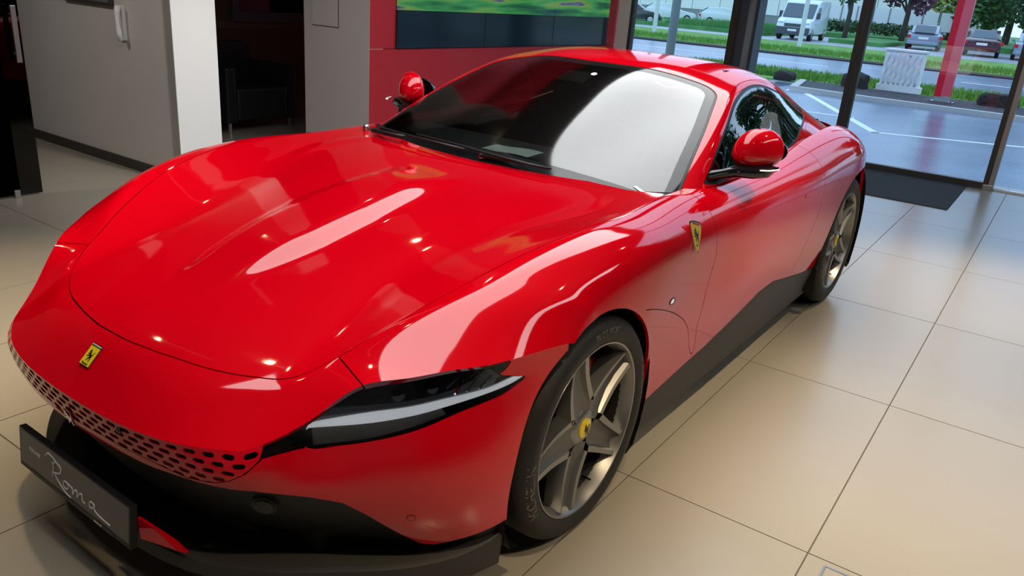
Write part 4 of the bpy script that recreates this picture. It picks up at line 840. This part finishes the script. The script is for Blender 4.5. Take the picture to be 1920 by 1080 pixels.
# --- wheels
def tyre_profile(R, w): return [(.2625, -.004), (.272, .004), (.292, .0095), (.312, .0080), (R-.016, -.002), (R-.005, -.016), (R, -.034), (R, -.070), (R-.007, -.072), (R-.007, -.079), (R, -.081), (R, -.118), (R-.007, -.12), (R-.007, -.127), (R, -.129), (R, -w+.07), (R-.007, -w+.068), (R-.007, -w+.061), (R, -w+.059), (R, -w+.034), (R-.012, -w+.005), (R-.05, -w-.006), (.2625, -w+.01)]
STAR0 = 70
def make_wheel(x, y, z, R, w, left):
    ty = MB().lathe(tyre_profile(R, w), 96, 'y').build('tyre', 'tyre', car, smooth=45, loc=(x, y, z), rot=(0, 0, 0 if left else math.pi))
    # reading clockwise seen from outside: angle falls as the front of the car lies to the left
    def bent2(body, rad, a_mid, size, name):
        me = text_mesh(body, size, .0012)
        for v in me.vertices:
            th = math.radians(a_mid)+v.co.x/rad; r_ = rad+v.co.y; yy = np.interp(r_, [.272, .292, .312, R-.016], [.004, .0095, .0080, -.002]); v.co = (r_*math.cos(th), yy+.0006+v.co.z*.6, r_*math.sin(th))
        link(name, me, 'tyre_text', ty)
    bent2('MICHELIN', .304, -12, .042, 'sidewall_lettering'); bent2('MICHELIN', .304, 168, .036, 'sidewall_lettering'); bent2('PILOT SPORT', .304, 95, .024, 'sidewall_lettering')
    rim = MB().lathe([(.2665, -.012), (.2675, -.002), (.2655, .002), (.2605, .001), (.2575, -.006), (.250, -.022), (.246, -.040)], 96, 'y').build('wheel_rim', 'rim_grey', car, smooth=40, loc=(x, y, z), rot=(0, 0, 0 if left else math.pi))
    MB().lathe([(.2465, -.038), (.243, -.060), (.238, -.12), (.238, -w+.02), (.262, -w+.01)], 64, 'y').build('barrel', 'barrel_dark', rim, smooth=40)
    MB().lathe([(.001, -w+.03), (.238, -w+.03)], 48, 'y').build('barrel_back', 'barrel_dark', rim)
    pol = lambda r, a, h: (r*math.cos(math.radians(a)), h, r*math.sin(math.radians(a)))
    for k in range(5):
        t = STAR0+72*k; m = MB()
        for s in (-1, 1):   # two ridges from a valley near the hub to the point of the star
            V0 = [pol(.100, t+s*36-s*5.5, -.020), pol(.090, t+s*36, -.020), pol(.090, t+s*36, -.052), pol(.112, t+s*28, -.052)]
            a0, a1 = pol(.102, t+s*36, -.016), pol(.254, t+s*9.0, -.004); b0, b1 = pol(.086, t+s*29, -.017), pol(.254, t+s*6.0, -.007)
            c0, c1 = pol(.080, t+s*26, -.034), pol(.250, t+s*4.6, -.030); d0, d1 = pol(.112, t+s*36, -.062), pol(.250, t+s*10.6, -.060)
            P = []
            for q in range(7):
                f = q/6; row = []
                for A_, B_ in ((a0, a1), (b0, b1), (c0, c1), (d0, d1)):
                    p = [A_[i]+(B_[i]-A_[i])*f for i in range(3)]; p[1] -= .006*math.sin(f*math.pi); row.append(tuple(p))
                P.append(row+[row[0]])
            m.grid(P)
        m.build('spoke', 'rim_grey', rim, smooth=28)
        wb = MB(); G = []
        for f in (0, .25, .5, .75, 1):
            r_ = .055+(.254-.055)*f; wd_ = 36*(1-f)**1.25+6.0*f; dq = .018+.010*math.sin(f*3.1); G.append([pol(r_, t-wd_, -dq), pol(r_, t-wd_*.35, -dq-.010), pol(r_, t+wd_*.35, -dq-.010), pol(r_, t+wd_, -dq)])
        wb.grid(G).build('spoke_web', 'rim_inner', rim, smooth=True)
        bt = MB().lathe([(.001, .012), (.007, .012), (.010, .008), (.010, -.012)], 12, 'y', pol(.058, t+36, -.040)).build('wheel_bolt', 'chrome', rim, smooth=40)
        MB().lathe([(.012, .004), (.0165, .006), (.0175, -.012)], 16, 'y', pol(.058, t+36, -.040)).build('bolt_pocket', 'seal_black', rim, smooth=40)
    MB().lathe([(.001, -.018), (.036, -.018), (.050, -.022), (.060, -.032), (.062, -.08)], 40, 'y').build('hub', 'rim_grey', rim, smooth=30)
    cp = MB().lathe([(.001, -.010), (.026, -.011), (.0305, -.014), (.032, -.024)], 36, 'y').build('centre_cap', 'emblem_yellow', rim, smooth=40)
    hm = horse(.028, .038, 0, 0, .001, 0).build('cap_horse', 'emblem_black', rim); hm.matrix_local = frame_at((0, -.0098, 0), (0, 1, 0), (0, 0, 1))
    MB().lathe([(.004, -.0), (.004, -.03)], 8, 'y', pol(.236, STAR0-72*2-37, -.02)).build('valve', 'chrome', rim)
    hub = empty  # brake parts hang on the car
    dk = MB().lathe([(.09, -.10), (.19, -.10), (.19, -.13), (.09, -.13)], 64, 'y').build('brake_disc', 'disc', car, smooth=30, loc=(x, y, z), rot=(0, 0, 0 if left else math.pi))
    G = []
    a0, a1 = (95, 215) if left else (-35, 85)
    for q in range(13):
        a = a0+(a1-a0)*q/12; G.append([pol(.118, a, -.150), pol(.118, a, -.078), pol(.165, a, -.066), pol(.205, a, -.078), pol(.205, a, -.150), pol(.118, a, -.150)])
    MB().grid(G).add(G[0], [(0, 1, 2, 3, 4)]).add(G[-1], [(0, 1, 2, 3, 4)]).build('brake_caliper', 'caliper_red', car, smooth=30, loc=(x, y, z), rot=(0, 0, 0 if left else math.pi))
for left in (True, False):
    s = 1 if left else -1
    make_wheel(-.012, s*.915, .339, .340, .245, left); make_wheel(-2.680, s*.921, .350, .352, .285, left)

# --- door mirrors
for s in (1, -1):
    V = []; F = []; nu, nv = 28, 36; G = []
    for i in range(nu):
        ph = math.pi*i/(nu-1); row = []
        for j in range(nv+1):
            th = 2*math.pi*j/nv; cx, cy, cz = math.cos(ph), math.sin(ph)*math.cos(th), math.sin(ph)*math.sin(th)
            sx = .085 if cx > 0 else .055; zz = (.090 if cz > 0 else .062)
            e = 2.15; n_ = (abs(cx)**e+abs(cy)**e+abs(cz)**e)**(-1/e)
            yy = .084*cy*n_*(1-.10*cx*n_); xx = sx*cx*n_-.030*cy*n_; row.append((-1.175+xx, s*(.872+yy), 1.000+zz*cz*n_+.006*cy))
        G.append(row)
    mr = MB().grid(G).build('door_mirror', 'red_paint', car, smooth=60, weld=True); mr['label'] = 'red door mirror on a black arm'
    MB().lathe([(.001, -.006), (.048, -.006), (.052, .0), (.054, .02)], 28, 'x').build('mirror_glass', 'black_gloss', mr, smooth=40, loc=(-1.245, s*.872, 1.008)).scale = (1, 1.75, .95)
    P = []
    for f, (x, y, z, hw, hh) in enumerate([(-1.02, .770, .912, .055, .024), (-1.05, .80, .924, .050, .020), (-1.11, .84, .934, .055, .025), (-1.14, .89, .936, .060, .027), (-1.155, .935, .942, .05, .022), (-1.165, .955, .955, .03, .006)]):
        P.append([(x+hw*math.cos(a), s*y, z+hh*math.sin(a)) for a in np.linspace(0, 2*math.pi, 17)])
    arm = MB().grid(P).build('mirror_arm', 'black_gloss', mr, smooth=True)
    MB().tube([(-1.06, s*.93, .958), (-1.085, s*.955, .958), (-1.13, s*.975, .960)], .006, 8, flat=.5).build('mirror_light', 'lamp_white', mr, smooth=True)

# --- wipers
wp = lambda pts, r, nm, par: MB().tube(pts, r, 8, flat=.6).build(nm, 'carbon_black', par, smooth=True)
for pts, bl in (([(-.60, .02, .905), (-.605, .12, .910), (-.60, .22, .912)], [(-.655, -.36, .918), (-.625, -.15, .921), (-.605, .02, .918), (-.592, .20, .914), (-.60, .33, .912)]), ([(-.63, -.58, .902), (-.605, -.47, .908), (-.60, -.38, .912)], [(-.73, -.66, .906), (-.66, -.55, .912), (-.62, -.42, .916), (-.60, -.26, .918), (-.59, -.06, .916)])):
    wa = wp(pts, [.016, .014, .010], 'wiper_arm', car); wp(bl, .008, 'wiper_blade', wa)
    MB().lathe([(.001, .012), (.012, .010), (.014, -.01)], 14).build('wiper_nut', 'chrome', wa, loc=pts[0], smooth=40)
MB().tube([(-.70, -.70, .895), (-.66, -.66, .898)], .014, 8).build('washer_hinge', 'steel', car, smooth=True)

# --- cabin
MB().box(-2.45, -.62, -.72, .72, .30, .34).build('cabin_floor', 'interior_black', car)
D_ = []
for y in np.linspace(-.70, .70, 15): D_.append([(-.66-.16*(y/.7)**2*1.2, y, .845), (-.80-.12*(y/.7)**2, y, .868), (-1.0, y, .885+.012*math.cos(y*9)), (-1.12, y, .875), (-1.18, y, .82), (-1.16, y, .60), (-1.10, y, .36)])
MB().grid(D_).build('dashboard', 'interior_grey', car, smooth=50)
MB().prism([(-1.14, .865), (-1.06, .93), (-.98, .94), (-.96, .88)], 'y', .20, .52).build('instrument_hood', 'interior_black', car, bevel=.01)
for s in (1, -1):
    st = MB().box(-2.0, -1.45, s*.36-.24, s*.36+.24, .34, .56).build('seat', 'interior_grey', car, bevel=.04)
    MB().prism([(-1.95, .50), (-1.80, .50), (-2.02, 1.02), (-2.14, 1.0)], 'y', s*.36-.24, s*.36+.24).build('backrest', 'interior_grey', st, bevel=.03); MB().prism([(-2.06, .99), (-2.00, .99), (-2.06, 1.14), (-2.15, 1.12)], 'y', s*.36-.13, s*.36+.13).build('headrest', 'interior_grey', st, bevel=.02)
    MB().box(-2.3, -.85, s*.735-.02, s*.735+.02, .34, .87).build('door_card', 'interior_black', doors[0 if s > 0 else 1])
MB().prism([(-2.2, .34), (-2.2, .98), (-2.9, .95), (-2.9, .34)], 'y', -.62, .62).build('rear_shelf', 'interior_black', car)
MB().prism([(-1.50, 1.185), (-1.75, 1.235), (-2.1, 1.215), (-2.4, 1.16), (-2.4, 1.15), (-2.1, 1.20), (-1.75, 1.22), (-1.50, 1.17)], 'y', -.48, .48).build('headliner', 'interior_black', car)
sw_ = MB().lathe([(.175+.016*math.cos(a), .016*math.sin(a)) for a in np.linspace(0, 2*math.pi, 11)[:-1]], 40, 'x', close=True).build('steering_wheel', 'interior_black', car, smooth=True, loc=(-1.30, .36, .86), rot=(0, .42, 0))
MB().lathe([(.001, .03), (.06, .02), (.07, -.03)], 24, 'x').build('airbag_pad', 'interior_black', sw_, smooth=40)
for a in (90, 210, 330): MB().tube([(0, .05*math.cos(math.radians(a)), .05*math.sin(math.radians(a))), (0, .17*math.cos(math.radians(a)), .17*math.sin(math.radians(a)))], .014, 8).build('wheel_spoke', 'steel', sw_)
MB().prism([(-1.20, 1.155), (-1.31, 1.19), (-1.31, 1.15), (-1.24, 1.13)], 'y', -.07, .07).build('camera_pod', 'interior_black', car, bevel=.008)
im = MB().box(-1.335, -1.315, -.12, .12, 1.075, 1.135).build('interior_mirror', 'black_gloss', car, bevel=.008); MB().tube([(-1.32, 0, 1.13), (-1.30, 0, 1.17)], .008, 8).build('mirror_stem', 'interior_black', im)
lb = MB().box(-.0, .09, -.006, .006, 0, .001).build('vin_label', 'plate_white', windscreen); P, N = surf_at(PG, (-.735, .60, .878)); lb.matrix_local = frame_at(Vector(P)+Vector(N)*.0015, N, (-.75, .3, .5))
sk_ = MB().lathe([(.001, .0005), (.013, .0004), (.0135, 0)], 24).build('round_sticker', 'plate_white', windscreen); P, N = surf_at(PG, (-1.27, .083, 1.189)); sk_.matrix_local = frame_at(Vector(P)+Vector(N)*.001, N, (-.75, 0, .5))
pp = MB().grid([[(x, y, .902+.004*math.sin(y*22)+.002*math.cos(x*30)) for y in np.linspace(-.10, .13, 9)] for x in np.linspace(-.86, -.74, 5)]).build('paper_sheet', 'paper'); pp.matrix_world = Matrix.Translation((XO, YO, 0)) @ Matrix.Rotation(-(math.pi/2-YAW), 4, 'Z'); tag(pp, 'pale green paper sheet lying behind the windscreen on the dashboard', 'paper')
MB().lathe([(.001, .004), (.02, .003), (.023, 0)], 24).build('dash_sensor', 'chrome', car, smooth=40, loc=(-.70, .06, .895))
# door handle recess line
for s in (1, -1):
    P, N = surf_at(PA, (-1.838, .928, .748)); P = Vector((P[0], s*P[1], P[2])); N = Vector((N[0], s*N[1], N[2])); hn = MB().box(-.06, .06, -.009, .009, -.001, .002).build('door_handle', 'red_paint', doors[0 if s > 0 else 1], bevel=.001); hn.matrix_local = frame_at(P, N, (0, 0, 1))
